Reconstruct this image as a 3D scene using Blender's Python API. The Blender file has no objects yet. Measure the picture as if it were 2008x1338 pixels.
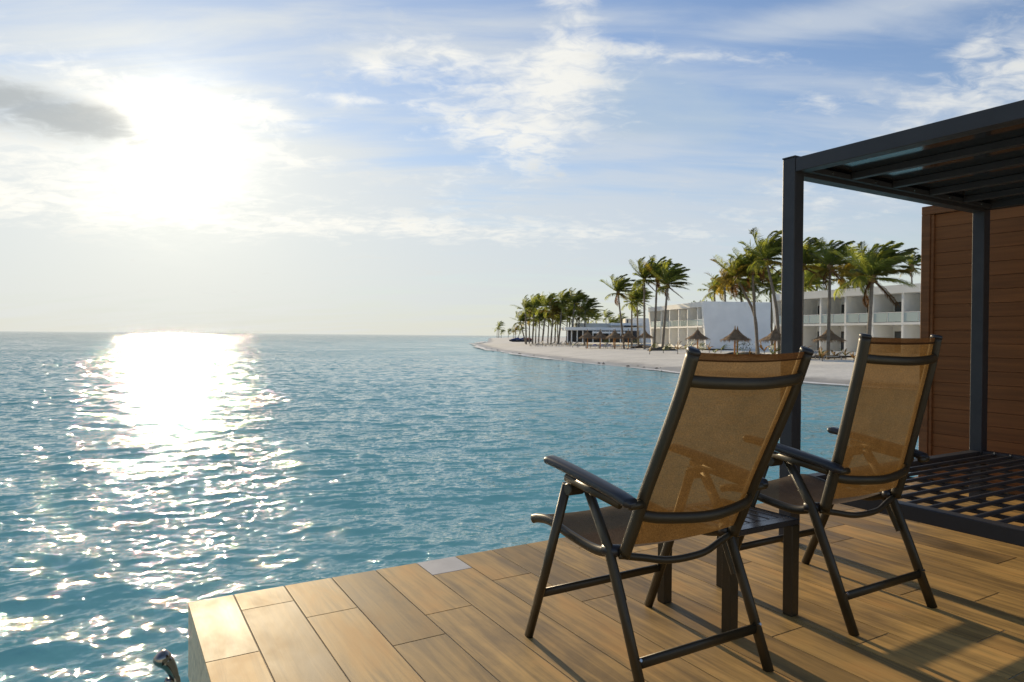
import bpy, bmesh, math, random
import numpy as np
from mathutils import Vector, Matrix
R_ = math.radians
sc = bpy.context.scene
COL = sc.collection

# ------------------------------------------------------------------ camera
YAW, PITCH, ROLL, CAMH = 30.5, -0.45, 0.515, 1.10
_y, _p, _r = R_(YAW), R_(PITCH), R_(ROLL)
FWD = Vector((math.sin(_y), math.cos(_y), 0)); RGT = Vector((math.cos(_y), -math.sin(_y), 0))
_f = Vector((math.sin(_y) * math.cos(_p), math.cos(_y) * math.cos(_p), math.sin(_p)))
_u = RGT.cross(_f)
_R = RGT * math.cos(_r) + _u * math.sin(_r); _U = -RGT * math.sin(_r) + _u * math.cos(_r)
cam = bpy.data.cameras.new('camera'); camo = bpy.data.objects.new('camera', cam); COL.objects.link(camo)
cam.lens = 24; cam.sensor_width = 36; cam.clip_start = 0.05; cam.clip_end = 60000
camo.matrix_world = Matrix(((_R.x, _U.x, -_f.x, 0), (_R.y, _U.y, -_f.y, 0), (_R.z, _U.z, -_f.z, CAMH), (0, 0, 0, 1)))
cam.dof.use_dof = True; cam.dof.focus_distance = 2.9; cam.dof.aperture_fstop = 11
sc.camera = camo

# ------------------------------------------------------------------ light
SUN_AZ, SUN_EL = YAW - 26.3, 13.6          # bearing clockwise from +Y, elevation
SUNV = Vector((math.sin(R_(SUN_AZ)) * math.cos(R_(SUN_EL)), math.cos(R_(SUN_AZ)) * math.cos(R_(SUN_EL)), math.sin(R_(SUN_EL))))
sl = bpy.data.lights.new('sun', 'SUN'); sl.energy = 4.0; sl.angle = R_(0.7); sl.color = (1.0, 0.80, 0.52)
so = bpy.data.objects.new('sun', sl); COL.objects.link(so)
so.rotation_euler = SUNV.to_track_quat('Z', 'Y').to_euler()
sc.view_settings.view_transform = 'Standard'; sc.view_settings.look = 'None'
sc.view_settings.exposure = 0.38; sc.view_settings.gamma = 1.0; sc.view_settings.use_curve_mapping = False
sc.cycles.max_bounces = 8; sc.cycles.transparent_max_bounces = 12
sc.cycles.use_denoising = True
sc.cycles.sample_clamp_indirect = 6.0


class NT:
    """small node-tree helper"""
    def __init__(s, tree): s.t = tree; s.n = tree.nodes; s.l = tree.links
    def node(s, typ, **kw):
        nd = s.n.new(typ)
        for k, v in kw.items(): setattr(nd, k, v)
        return nd
    def put(s, sock, v):
        if isinstance(v, bpy.types.NodeSocket): s.l.new(v, sock)
        elif v is not None:
            if sock.type == 'RGBA' and len(v) == 3: v = (*v, 1)
            sock.default_value = v
    def m(s, op, a, b=None, c=None, clamp=False):
        nd = s.node('ShaderNodeMath', operation=op, use_clamp=clamp)
        for i, v in enumerate((a, b, c)):
            if v is not None: s.put(nd.inputs[i], v)
        return nd.outputs[0]
    def vm(s, op, a, b=None, scale=None):
        nd = s.node('ShaderNodeVectorMath', operation=op)
        s.put(nd.inputs[0], a)
        if b is not None: s.put(nd.inputs[1], b)
        if scale is not None: s.put(nd.inputs['Scale'], scale)
        return nd.outputs['Value'] if op in ('DOT_PRODUCT', 'LENGTH', 'DISTANCE') else nd.outputs[0]
    def comb(s, x, y, z):
        nd = s.node('ShaderNodeCombineXYZ')
        for i, v in enumerate((x, y, z)): s.put(nd.inputs[i], v)
        return nd.outputs[0]
    def sep(s, v):
        nd = s.node('ShaderNodeSeparateXYZ'); s.put(nd.inputs[0], v); return nd.outputs
    def noise(s, vec, scale, detail=4, rough=0.5, dist=0.0, dim='3D'):
        nd = s.node('ShaderNodeTexNoise', noise_dimensions=dim)
        s.put(nd.inputs['Vector'], vec); s.put(nd.inputs['Scale'], scale)
        nd.inputs['Detail'].default_value = detail; nd.inputs['Roughness'].default_value = rough
        nd.inputs['Distortion'].default_value = dist
        return nd.outputs['Fac']
    def smooth(s, v, a, b, lo=0.0, hi=1.0):
        nd = s.node('ShaderNodeMapRange', interpolation_type='SMOOTHSTEP')
        s.put(nd.inputs[0], v); s.put(nd.inputs[1], a); s.put(nd.inputs[2], b); s.put(nd.inputs[3], lo); s.put(nd.inputs[4], hi)
        return nd.outputs[0]
    def lin(s, v, a, b, lo=0.0, hi=1.0):
        nd = s.node('ShaderNodeMapRange')
        s.put(nd.inputs[0], v); s.put(nd.inputs[1], a); s.put(nd.inputs[2], b); s.put(nd.inputs[3], lo); s.put(nd.inputs[4], hi)
        return nd.outputs[0]
    def mix(s, fac, a, b, blend='MIX'):
        nd = s.node('ShaderNodeMix', data_type='RGBA', blend_type=blend)
        s.put(nd.inputs[0], fac); s.put(nd.inputs[6], a); s.put(nd.inputs[7], b)
        return nd.outputs[2]
    def scale(s, col, k):
        return s.vm('SCALE', col, scale=k)


# ------------------------------------------------------------------ sky
world = bpy.data.worlds.new('World'); sc.world = world; world.use_nodes = True
w = NT(world.node_tree); w.n.clear()
sky = w.node('ShaderNodeTexSky', sky_type='NISHITA', sun_disc=False)
sky.sun_elevation = R_(SUN_EL); sky.sun_rotation = R_(SUN_AZ); sky.altitude = 0
sky.air_density = 1.0; sky.dust_density = 0.1; sky.ozone_density = 3.0
D = w.vm('NORMALIZE', w.node('ShaderNodeTexCoord').outputs['Generated'])
dr = w.vm('DOT_PRODUCT', D, tuple(RGT)); df = w.vm('DOT_PRODUCT', D, tuple(FWD)); dz = w.sep(D)[2]
AZ = w.m('ARCTAN2', dr, df); EL = w.m('ARCSINE', dz)
dzp = w.m('MAXIMUM', dz, 0.0)
inv = w.m('DIVIDE', 1.0, w.m('ADD', dzp, 0.20))
qx = w.m('MULTIPLY', dr, inv); qy = w.m('MULTIPLY', df, inv)
Q = w.comb(qx, qy, 0.0)
sang = w.m('ARCCOSINE', w.m('MINIMUM', w.vm('DOT_PRODUCT', D, tuple(SUNV)), 0.999999))


def sky_pos(px, py):          # where a feature of the sky stands: azimuth right of FWD, elevation
    X = (px - 1004) / 1338.7; Yv = (649.6 + 0.009 * px - py) / 1338.7
    return math.atan(X), math.atan(Yv / math.sqrt(1 + X * X))


def blob(px, py, wx, wy, tilt=0.0, p=2.0):
    a0, e0 = sky_pos(px, py); c, s_ = math.cos(R_(tilt)), math.sin(R_(tilt))
    wa, we = wx / 1338.7, wy / 1338.7
    a = w.m('SUBTRACT', AZ, a0); e = w.m('SUBTRACT', EL, e0)
    u = w.m('ADD', w.m('MULTIPLY', a, c / wa), w.m('MULTIPLY', e, s_ / wa))
    v = w.m('ADD', w.m('MULTIPLY', a, -s_ / we), w.m('MULTIPLY', e, c / we))
    r2 = w.m('ADD', w.m('MULTIPLY', u, u), w.m('MULTIPLY', v, v))
    return w.m('EXPONENT', w.m('MULTIPLY', r2, -1.0))


def total(items):
    out = None
    for k, b in items:
        t = w.m('MULTIPLY', b, k)
        out = t if out is None else w.m('ADD', out, t)
    return out


n_big = w.noise(Q, 3.6, 10, 0.58, 0.5)
n_fine = w.noise(w.comb(qx, w.m('MULTIPLY', qy, 1.5), 3.7), 12.0, 8, 0.60, 0.6)
n_str = w.noise(w.comb(w.m('MULTIPLY', qx, 0.5), w.m('MULTIPLY', qy, 2.2), 9.1), 3.2, 9, 0.56, 0.35)
nn = w.m('ADD', w.m('MULTIPLY', n_big, 0.55), w.m('MULTIPLY', n_fine, 0.45))
# bright, crisp clouds
puffs = total([(0.19, blob(900, 112, 200, 24, -3)), (0.20, blob(1040, 170, 220, 60, -4)), (0.19, blob(930, 255, 190, 30, -4)), (0.23, blob(1105, 60, 62, 150, -14)),
               (0.19, blob(725, 133, 62, 16)), (0.18, blob(720, 200, 120, 11)), (0.20, blob(350, 235, 170, 42, -8)),
               (0.18, blob(520, 222, 80, 20, -14)), (0.17, blob(100, 125, 230, 36, -14)), (0.21, blob(1940, 165, 170, 65, 16)),
               (0.20, blob(1612, 207, 38, 13, -22)), (0.18, blob(1900, 92, 30, 14, 12)), (0.17, blob(1640, 385, 170, 28, 0)),
               (0.15, blob(700, 440, 800, 22, 0)), (0.14, blob(960, 330, 150, 50, 20)), (0.19, blob(1330, 110, 160, 16, -8)), (0.13, blob(580, 315, 60, 14)),
               (0.17, blob(150, 330, 360, 60)), (0.13, blob(160, 410, 420, 40)), (0.10, blob(1150, 470, 420, 22))])
dens_a = w.m('MULTIPLY', w.smooth(w.m('ADD', nn, puffs), 0.545, 0.86), w.smooth(n_fine, 0.25, 0.55, 0.55, 1.0))
# thin veils
veil = total([(0.22, blob(350, 300, 260, 160)), (0.36, blob(200, 440, 560, 150)), (0.34, blob(1720, 18, 420, 30, 2)), (0.26, blob(300, 470, 900, 110)), (0.20, blob(1180, 300, 300, 170, -25)),
              (0.26, blob(150, 330, 420, 120)), (0.16, blob(1200, 480, 700, 70)), (0.10, blob(500, 60, 500, 90, 5)), (0.22, blob(1850, 300, 260, 110))])
dens_v = w.smooth(w.m('ADD', n_str, veil), 0.45, 0.88)
# the heavy grey bank left of the sun
bank = blob(60, 212, 250, 40, -7)
dens_b = w.smooth(w.m('ADD', w.m('MULTIPLY', bank, 0.50), w.m('MULTIPLY', w.m('SUBTRACT', nn, 0.5), 1.3)), 0.06, 0.52)
# the wide shaded veil in the middle of the frame
shade_v = w.smooth(w.m('ADD', w.m('MULTIPLY', blob(1300, 215, 190, 80, -8), 0.6), w.m('MULTIPLY', w.m('SUBTRACT', n_big, 0.5), 0.8)), 0.10, 0.55)

g_core = w.m('EXPONENT', w.m('MULTIPLY', w.m('POWER', w.m('DIVIDE', sang, R_(4.6)), 2.0), -1.0))
g_disc = w.m('EXPONENT', w.m('MULTIPLY', w.m('POWER', w.m('DIVIDE', sang, R_(2.1)), 2.0), -1.0))
g_mid = w.m('EXPONENT', w.m('DIVIDE', sang, -R_(5.0)))
g_wide = w.m('EXPONENT', w.m('DIVIDE', sang, -R_(26)))
base = w.vm('MULTIPLY', w.scale(sky.outputs[0], 0.095), (0.92, 1.03, 1.20))
# humid air low over the sea
hz = w.m('EXPONENT', w.m('MULTIPLY', w.m('POWER', w.m('DIVIDE', w.m('MAXIMUM', EL, 0.0), R_(11.0)), 1.5), -1.0))
base = w.mix(w.m('MULTIPLY', hz, 0.93), base, (0.55, 0.545, 0.46))
base = w.mix(w.m('MULTIPLY', g_wide, 0.75, clamp=True), base, (0.53, 0.565, 0.58))
back = w.smooth(sang, R_(60), R_(150))          # front-lit clouds opposite the sun, out of view, brightened to fill shaded walls
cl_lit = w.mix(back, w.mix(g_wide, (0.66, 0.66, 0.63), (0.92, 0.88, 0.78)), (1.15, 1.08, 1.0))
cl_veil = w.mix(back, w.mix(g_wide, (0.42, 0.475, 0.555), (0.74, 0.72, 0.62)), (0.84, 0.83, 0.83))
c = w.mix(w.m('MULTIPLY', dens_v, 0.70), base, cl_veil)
c = w.mix(w.m('MULTIPLY', shade_v, 0.65), c, (0.355, 0.44, 0.53))
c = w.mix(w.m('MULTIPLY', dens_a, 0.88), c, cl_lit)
c = w.vm('ADD', c, w.scale(w.comb(1.0, 0.93, 0.77), w.m('ADD', w.m('MULTIPLY', w.m('MULTIPLY', g_core, w.smooth(nn, 0.3, 0.62, 0.1, 1.7)), 0.20), w.m('ADD', w.m('MULTIPLY', g_mid, 0.22), w.m('MULTIPLY', g_disc, 1.8)))))
c = w.mix(w.m('MULTIPLY', dens_b, 0.72), c, (0.30, 0.325, 0.335))
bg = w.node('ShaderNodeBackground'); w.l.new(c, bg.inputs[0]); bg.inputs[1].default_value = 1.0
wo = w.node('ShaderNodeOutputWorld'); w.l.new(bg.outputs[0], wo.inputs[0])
world.cycles.sampling_method = 'MANUAL'; world.cycles.sample_map_resolution = 1024


# ------------------------------------------------------------------ materials
MATS = {}


def mat(name, color, rough=0.6, metal=0.0, spec=0.5, fn=None):
    if name in MATS: return MATS[name]
    m = bpy.data.materials.new(name); m.use_nodes = True; MATS[name] = m
    t = NT(m.node_tree); b = m.node_tree.nodes['Principled BSDF']
    b.inputs['Base Color'].default_value = (*color, 1); b.inputs['Roughness'].default_value = rough
    b.inputs['Metallic'].default_value = metal; b.inputs['Specular IOR Level'].default_value = spec
    if fn: fn(t, b, color)
    return m


def f_mottle(scale=3.0, amt=0.25, bump=0.0, bscale=60, rvar=0.0, stretch=(1, 1, 1), space='Object'):
    def fn(t, b, color):
        tc = t.node('ShaderNodeTexCoord').outputs[space]
        rnd = t.node('ShaderNodeObjectInfo').outputs['Random']
        v = t.vm('ADD', t.vm('MULTIPLY', tc, stretch), t.comb(t.m('MULTIPLY', rnd, 37.0), t.m('MULTIPLY', rnd, 91.0), t.m('MULTIPLY', rnd, 13.0)))
        n = t.noise(v, scale, 6, 0.6)
        k = t.lin(n, 0.3, 0.7, 1 - amt, 1 + amt)
        k = t.m('MULTIPLY', k, t.lin(rnd, 0, 1, 1 - amt * 0.3, 1 + amt * 0.3))
        t.l.new(t.scale(t.comb(*color), k), b.inputs['Base Color'])
        if rvar:
            r0 = b.inputs['Roughness'].default_value
            t.l.new(t.lin(t.noise(v, scale * 2.3, 4, 0.6), 0.3, 0.7, r0 - rvar, r0 + rvar), b.inputs['Roughness'])
        if bump:
            bp = t.node('ShaderNodeBump'); bp.inputs['Strength'].default_value = bump; bp.inputs['Distance'].default_value = 0.01
            t.l.new(t.noise(v, bscale, 4, 0.6), bp.inputs['Height']); t.l.new(bp.outputs[0], b.inputs['Normal'])
    return fn


def f_tile(t, b, color):
    tc = t.node('ShaderNodeTexCoord').outputs['Object']
    rnd = t.node('ShaderNodeObjectInfo').outputs['Random']
    off = t.comb(t.m('MULTIPLY', rnd, 53.0), t.m('MULTIPLY', rnd, 17.0), t.m('MULTIPLY', rnd, 29.0))
    v = t.vm('ADD', tc, off)
    grain = t.noise(t.vm('MULTIPLY', v, (26, 1.6, 1)), 1.0, 8, 0.65, 0.6)
    cloud = t.noise(t.vm('MULTIPLY', v, (5, 2.2, 1)), 1.0, 5, 0.6, 0.4)
    k = t.m('ADD', t.m('MULTIPLY', grain, 0.55), t.m('MULTIPLY', cloud, 0.45))
    c1 = t.mix(t.smooth(k, 0.34, 0.66), tuple(x * 0.50 for x in color), tuple(min(1, x * 1.42) for x in color))
    c2 = t.mix(t.smooth(cloud, 0.5, 0.75, 0, 0.45), c1, (color[0] * 1.25, color[1] * 0.95, color[2] * 0.75))
    t.l.new(t.scale(c2, t.lin(rnd, 0, 1, 0.62, 1.24)), b.inputs['Base Color'])
    t.l.new(t.lin(cloud, 0.3, 0.7, 0.52, 0.68), b.inputs['Roughness'])
    bp = t.node('ShaderNodeBump'); bp.inputs['Strength'].default_value = 0.18; bp.inputs['Distance'].default_value = 0.002
    t.l.new(grain, bp.inputs['Height']); t.l.new(bp.outputs[0], b.inputs['Normal'])


def f_wood(t, b, color):
    tc = t.node('ShaderNodeTexCoord').outputs['Object']
    rnd = t.node('ShaderNodeObjectInfo').outputs['Random']
    v = t.vm('ADD', t.vm('MULTIPLY', tc, (3, 1.1, 34)), t.comb(t.m('MULTIPLY', rnd, 53.0), t.m('MULTIPLY', rnd, 17.0), 0.0))
    g = t.noise(v, 1.0, 7, 0.62, 0.4)
    cc = t.mix(t.smooth(g, 0.3, 0.7), tuple(x * 0.82 for x in color), tuple(x * 1.18 for x in color))
    t.l.new(t.scale(cc, t.lin(rnd, 0, 1, 0.90, 1.10)), b.inputs['Base Color'])
    bp = t.node('ShaderNodeBump'); bp.inputs['Strength'].default_value = 0.25; bp.inputs['Distance'].default_value = 0.002
    t.l.new(g, bp.inputs['Height']); t.l.new(bp.outputs[0], b.inputs['Normal'])


M_tile = mat('tile_wood_look', (0.420, 0.252, 0.074), 0.42, spec=0.5, fn=f_tile)
M_tile_grey = mat('tile_grey', (0.50, 0.48, 0.45), 0.5, fn=f_mottle(12, 0.10))
M_grout = mat('grout', (0.62, 0.53, 0.36), 0.9, fn=f_mottle(30, 0.25))
M_conc = mat('concrete_wall', (0.034, 0.034, 0.026), 0.85, spec=0.2, fn=f_mottle(4, 0.3, 0.3, 40, stretch=(1, 1, 0.4)))
M_frame = mat('bronze_aluminium', (0.044, 0.032, 0.015), 0.40, 0.2, 0.45, fn=f_mottle(8, 0.15, rvar=0.06))
M_arm = mat('armrest_plastic', (0.022, 0.020, 0.020), 0.38)
M_perg = mat('anthracite_aluminium', (0.040, 0.040, 0.042), 0.48, 0.1, 0.35, fn=f_mottle(6, 0.12, rvar=0.05))
M_rpan = mat('roof_sheet', (0.022, 0.022, 0.022), 0.10, 0.0, 1.0, fn=f_mottle(5, 0.1, rvar=0.03))
M_rpan.node_tree.nodes['Principled BSDF'].inputs['IOR'].default_value = 2.0
M_bolt = mat('steel_bolt', (0.6, 0.58, 0.54), 0.25, 1.0)
M_chrome = mat('chrome', (0.26, 0.24, 0.21), 0.16, 1.0)
M_clad = mat('screen_boards', (0.215, 0.080, 0.023), 0.65, 0, 0.25, fn=f_wood)
M_cladf = mat('screen_frame', (0.205, 0.080, 0.026), 0.6, 0, 0.25, fn=f_wood)


def f_mesh_fabric(trans_col, front_col, transp):
    def fn(t, b, color):
        tc = t.node('ShaderNodeTexCoord').outputs['Object']
        n = t.noise(tc, 260, 2, 0.5)
        n2 = t.noise(tc, 14, 4, 0.55)
        k = t.m('MULTIPLY', t.lin(n, 0.25, 0.75, 0.62, 1.4), t.lin(n2, 0.3, 0.7, 0.88, 1.12))
        df_ = t.node('ShaderNodeBsdfDiffuse'); t.l.new(t.scale(t.comb(*front_col), k), df_.inputs[0])
        tr = t.node('ShaderNodeBsdfTranslucent'); t.l.new(t.scale(t.comb(*trans_col), k), tr.inputs[0])
        mx = t.node('ShaderNodeAddShader'); t.l.new(df_.outputs[0], mx.inputs[0]); t.l.new(tr.outputs[0], mx.inputs[1])
        tp = t.node('ShaderNodeBsdfTransparent'); tp.inputs[0].default_value = (0.85, 0.68, 0.42, 1)
        m2 = t.node('ShaderNodeMixShader'); m2.inputs[0].default_value = transp
        t.l.new(mx.outputs[0], m2.inputs[1]); t.l.new(tp.outputs[0], m2.inputs[2])
        t.l.new(m2.outputs[0], t.n['Material Output'].inputs[0])
    return fn


M_fab = mat('brown_mesh_fabric', (0.2, 0.1, 0.05), fn=f_mesh_fabric((0.048, 0.025, 0.006), (0.055, 0.042, 0.028), 0.14))
M_seat = mat('brown_mesh_seat', (0.2, 0.1, 0.05), fn=f_mesh_fabric((0.030, 0.018, 0.008), (0.085, 0.070, 0.056), 0.04))
M_tabl = mat('table_metal', (0.040, 0.036, 0.034), 0.26, 0.2, 0.6, fn=f_mottle(8, 0.15, rvar=0.05))
M_hem = mat('brown_fabric_hem', (0.2, 0.1, 0.05), fn=f_mesh_fabric((0.024, 0.011, 0.004), (0.034, 0.023, 0.014), 0.05))


# ------------------------------------------------------------------ mesh helpers
class MB:
    def __init__(s): s.v = []; s.f = []
    def add(s, vs, fs):
        o = len(s.v); s.v += [tuple(p) for p in vs]; s.f += [tuple(i + o for i in q) for q in fs]; return s
    def box(s, x0, x1, y0, y1, z0, z1):
        return s.add([(x0, y0, z0), (x1, y0, z0), (x1, y1, z0), (x0, y1, z0), (x0, y0, z1), (x1, y0, z1), (x1, y1, z1), (x0, y1, z1)],
                     [(0, 3, 2, 1), (4, 5, 6, 7), (0, 1, 5, 4), (1, 2, 6, 5), (2, 3, 7, 6), (3, 0, 4, 7)])
    def hexa(s, b, t):
        return s.add(list(b) + list(t), [(0, 3, 2, 1), (4, 5, 6, 7), (0, 1, 5, 4), (1, 2, 6, 5), (2, 3, 7, 6), (3, 0, 4, 7)])
    def tube(s, path, ra, rb=None, seg=12, hint=(1, 0, 0), sq=2.0, caps=True):
        path = [Vector(p) for p in path]; n = len(path)
        h = Vector(hint); vs = []
        for i, p in enumerate(path):
            t = (path[min(i + 1, n - 1)] - path[max(i - 1, 0)]).normalized()
            hh = h - t * h.dot(t)
            if hh.length < 1e-4: hh = Vector((0, 0, 1)) - t * t.z
            a = hh.normalized(); b = t.cross(a)
            A = ra[i] if isinstance(ra, (list, tuple)) else ra
            B = (rb[i] if isinstance(rb, (list, tuple)) else rb) if rb is not None else A
            for k in range(seg):
                th = 2 * math.pi * (k + 0.5) / seg; cx, cy = math.cos(th), math.sin(th)
                e = 2.0 / sq
                vs.append(p + a * (A * math.copysign(abs(cx) ** e, cx)) + b * (B * math.copysign(abs(cy) ** e, cy)))
        fs = []
        for i in range(n - 1):
            for k in range(seg):
                k2 = (k + 1) % seg
                fs.append((i * seg + k, i * seg + k2, (i + 1) * seg + k2, (i + 1) * seg + k))
        if caps: fs += [tuple(range(seg - 1, -1, -1)), tuple(range((n - 1) * seg, n * seg))]
        return s.add(vs, fs)
    def lathe(s, prof, seg=16, c=(0, 0, 0), jit=None):
        vs, fs = [], []
        for i, (r, z) in enumerate(prof):
            for k in range(seg):
                th = 2 * math.pi * k / seg; rr, zz = r, z
                if jit: rr *= 1 + jit.uniform(-.06, .06); zz += jit.uniform(-.03, .03)
                vs.append((c[0] + rr * math.cos(th), c[1] + rr * math.sin(th), c[2] + zz))
        for i in range(len(prof) - 1):
            for k in range(seg):
                k2 = (k + 1) % seg
                fs.append((i * seg + k, i * seg + k2, (i + 1) * seg + k2, (i + 1) * seg + k))
        return s.add(vs, fs)
    def mesh(s, name, bevel=0, seg=1, smooth=False):
        me = bpy.data.meshes.new(name); me.from_pydata(s.v, [], s.f)
        if bevel:
            bm = bmesh.new(); bm.from_mesh(me)
            bmesh.ops.bevel(bm, geom=bm.edges[:], offset=bevel, segments=seg, profile=0.5, affect='EDGES')
            bm.to_mesh(me); bm.free()
        if smooth: me.shade_smooth()
        return me
    def build(s, name, m, parent=None, bevel=0, seg=1, smooth=False, loc=(0, 0, 0)):
        return put(name, s.mesh(name, bevel, seg, smooth), m, parent, loc)


def put(name, me, m=None, parent=None, loc=(0, 0, 0)):
    if m is not None and not me.materials: me.materials.append(m)
    o = bpy.data.objects.new(name, me); COL.objects.link(o)
    o.location = loc
    if parent: o.parent = parent
    return o


def tag(o, label=None, cat=None, group=None, kind=None):
    if label: o['label'] = label
    if cat: o['category'] = cat
    if group: o['group'] = group
    if kind: o['kind'] = kind
    return o


def thing(name, label, cat, loc=(0, 0, 0), rz=0.0, group=None):
    o = bpy.data.objects.new(name, None); COL.objects.link(o); o.empty_display_size = 0.1
    o.location = loc; o.rotation_euler = (0, 0, rz)
    return tag(o, label, cat, group)


def catmull(pts, n=6):
    pts = [Vector(p) for p in pts]; P = [pts[0] * 2 - pts[1]] + pts + [pts[-1] * 2 - pts[-2]]; out = []
    for i in range(1, len(P) - 2):
        for k in range(n):
            t = k / n
            out.append(0.5 * ((2 * P[i]) + (P[i + 1] - P[i - 1]) * t + (2 * P[i - 1] - 5 * P[i] + 4 * P[i + 1] - P[i + 2]) * t * t
                              + (-P[i - 1] + 3 * P[i] - 3 * P[i + 1] + P[i + 2]) * t ** 3))
    return out + [pts[-1]]


def far(lat, dep, z=0.0):       # lat metres to the right and dep metres ahead of the terrace end
    q = RGT * lat + FWD * dep; return Vector((q.x, q.y, z))


def col_at(px, dep): return (px - 1004) / 1338.7 * dep
def z_at(px, py, dep): return CAMH + (649.6 + 0.009 * px - py) / 1338.7 * dep


WATER_Z = -1.6
# ------------------------------------------------------------------ shore and sand
SHORE = [(75, -60), (52, -8), (38, 12), (28, 26), (22.5, 34), (19.6, 38.7), (18.3, 41), (14.6, 46.5), (12.3, 50.8), (11.8, 54.1), (9.2, 62.6), (6.6, 70.3), (3.5, 84),
         (-0.3, 101.7), (-4.1, 125), (-7.5, 156.5), (-12.5, 215), (-10.5, 240), (-11, 300), (-13.2, 361), (-24, 700), (0, 950), (500, 1200), (900, 300), (400, -200)]
_sh = np.array(SHORE, dtype=float)


def shore_dist(lat, dep):
    """signed distance to the water line, positive on land"""
    p = np.stack([np.asarray(lat, float).ravel(), np.asarray(dep, float).ravel()], 1)
    best = np.full(len(p), 1e9); inside = np.zeros(len(p), bool)
    n = len(_sh)
    for i in range(n):
        a, b = _sh[i], _sh[(i + 1) % n]; ab = b - a
        t = np.clip(((p - a) @ ab) / (ab @ ab), 0, 1)
        best = np.minimum(best, np.hypot(*(p - (a + t[:, None] * ab)).T))
        cond = ((a[1] > p[:, 1]) != (b[1] > p[:, 1]))
        xi = (b[0] - a[0]) * (p[:, 1] - a[1]) / (b[1] - a[1] + 1e-12) + a[0]
        inside ^= cond & (p[:, 0] < xi)
    return np.where(inside, best, -best)


def sand_z(lat, dep):
    d = shore_dist(lat, dep)
    dp = np.maximum(d, 0)
    t = np.clip((dp - 22) / 30, 0, 1); t = t * t * (3 - 2 * t)
    z = -1.62 + 0.88 * (1 - np.exp(-dp / 11.0)) + 0.55 * t
    z = np.where(d < 0, -1.62 + 0.10 * d, z)
    return np.maximum(z, -4.0)


def gz(lat, dep): return float(sand_z([lat], [dep])[0])
def ground(px, dep):
    la = col_at(px, dep); return far(la, dep, gz(la, dep))


def grid_mesh(name, X, Y, Z, attrs=None):
    nr, nc = X.shape
    me = bpy.data.meshes.new(name)
    co = np.stack([X.ravel(), Y.ravel(), Z.ravel()], 1).astype(np.float32)
    me.vertices.add(nr * nc); me.vertices.foreach_set('co', co.ravel())
    i = np.arange(nr * nc).reshape(nr, nc)
    q = np.stack([i[:-1, :-1], i[:-1, 1:], i[1:, 1:], i[1:, :-1]], -1).reshape(-1, 4).astype(np.int32)
    me.loops.add(q.size); me.loops.foreach_set('vertex_index', q.ravel())
    me.polygons.add(len(q)); me.polygons.foreach_set('loop_start', np.arange(0, q.size, 4, dtype=np.int32))
    me.polygons.foreach_set('loop_total', np.full(len(q), 4, np.int32))
    me.update(calc_edges=True)
    for k, a in (attrs or {}).items():
        if a.ndim == 3: at = me.attributes.new(k, 'FLOAT_VECTOR', 'POINT'); at.data.foreach_set('vector', a.reshape(-1).astype(np.float32))
        else: at = me.attributes.new(k, 'FLOAT', 'POINT'); at.data.foreach_set('value', a.ravel().astype(np.float32))
    me.shade_smooth()
    return me


def vnoise(x, y, seed):
    rs = np.random.RandomState(seed); g = rs.rand(256, 256)
    xi = np.floor(x).astype(int); yi = np.floor(y).astype(int); fx = x - xi; fy = y - yi
    fx = fx * fx * (3 - 2 * fx); fy = fy * fy * (3 - 2 * fy)
    a = g[xi % 256, yi % 256]; b = g[(xi + 1) % 256, yi % 256]; c_ = g[xi % 256, (yi + 1) % 256]; d_ = g[(xi + 1) % 256, (yi + 1) % 256]
    return (a * (1 - fx) + b * fx) * (1 - fy) + (c_ * (1 - fx) + d_ * fx) * fy - 0.5


def f_sand(t, b, color):
    pos = t.node('ShaderNodeNewGeometry').outputs['Position']; z = t.sep(pos)[2]
    n = t.noise(pos, 0.35, 6, 0.6); n2 = t.noise(pos, 3.0, 5, 0.7)
    k = t.m('MULTIPLY', t.lin(n, 0.3, 0.7, 0.9, 1.08), t.lin(n2, 0.3, 0.7, 0.88, 1.1))
    wet = t.smooth(t.m('ADD', z, t.m('MULTIPLY', t.m('SUBTRACT', n, 0.5), 0.25)), -1.52, -1.36)
    cc = t.mix(wet, (0.46, 0.42, 0.35), color)
    t.l.new(t.scale(cc, k), b.inputs['Base Color'])
    t.l.new(t.lin(wet, 0, 1, 0.35, 0.9), b.inputs['Roughness'])
    bp = t.node('ShaderNodeBump'); bp.inputs['Strength'].default_value = 0.5; bp.inputs['Distance'].default_value = 0.05
    t.l.new(t.noise(pos, 2.2, 5, 0.7), bp.inputs['Height']); t.l.new(bp.outputs[0], b.inputs['Normal'])


M_sand = mat('sand', (0.78, 0.75, 0.66), 0.9, spec=0.2, fn=f_sand)
an = np.linspace(R_(-7), R_(62), 300); rr = np.geomspace(26, 1500, 300)
A_, Rr = np.meshgrid(an, rr)
LA, DE = np.sin(A_) * Rr, np.cos(A_) * Rr
Zs = sand_z(LA, DE).reshape(LA.shape)
dsh = shore_dist(LA, DE).reshape(LA.shape)
Zs += np.where(dsh > 3, 1, 0) * (vnoise(LA / 3, DE / 3, 1) * 0.10 + vnoise(LA / 9, DE / 9, 2) * 0.18) * np.clip((dsh - 3) / 12, 0, 1)
tag(put('beach', grid_mesh('beach', LA * RGT.x + DE * FWD.x, LA * RGT.y + DE * FWD.y, Zs), M_sand), kind='structure')

# ------------------------------------------------------------------ sea
WIND = (RGT * 0.30 - FWD * 0.95).normalized()     # the wind comes in over the lagoon from ahead left


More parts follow.
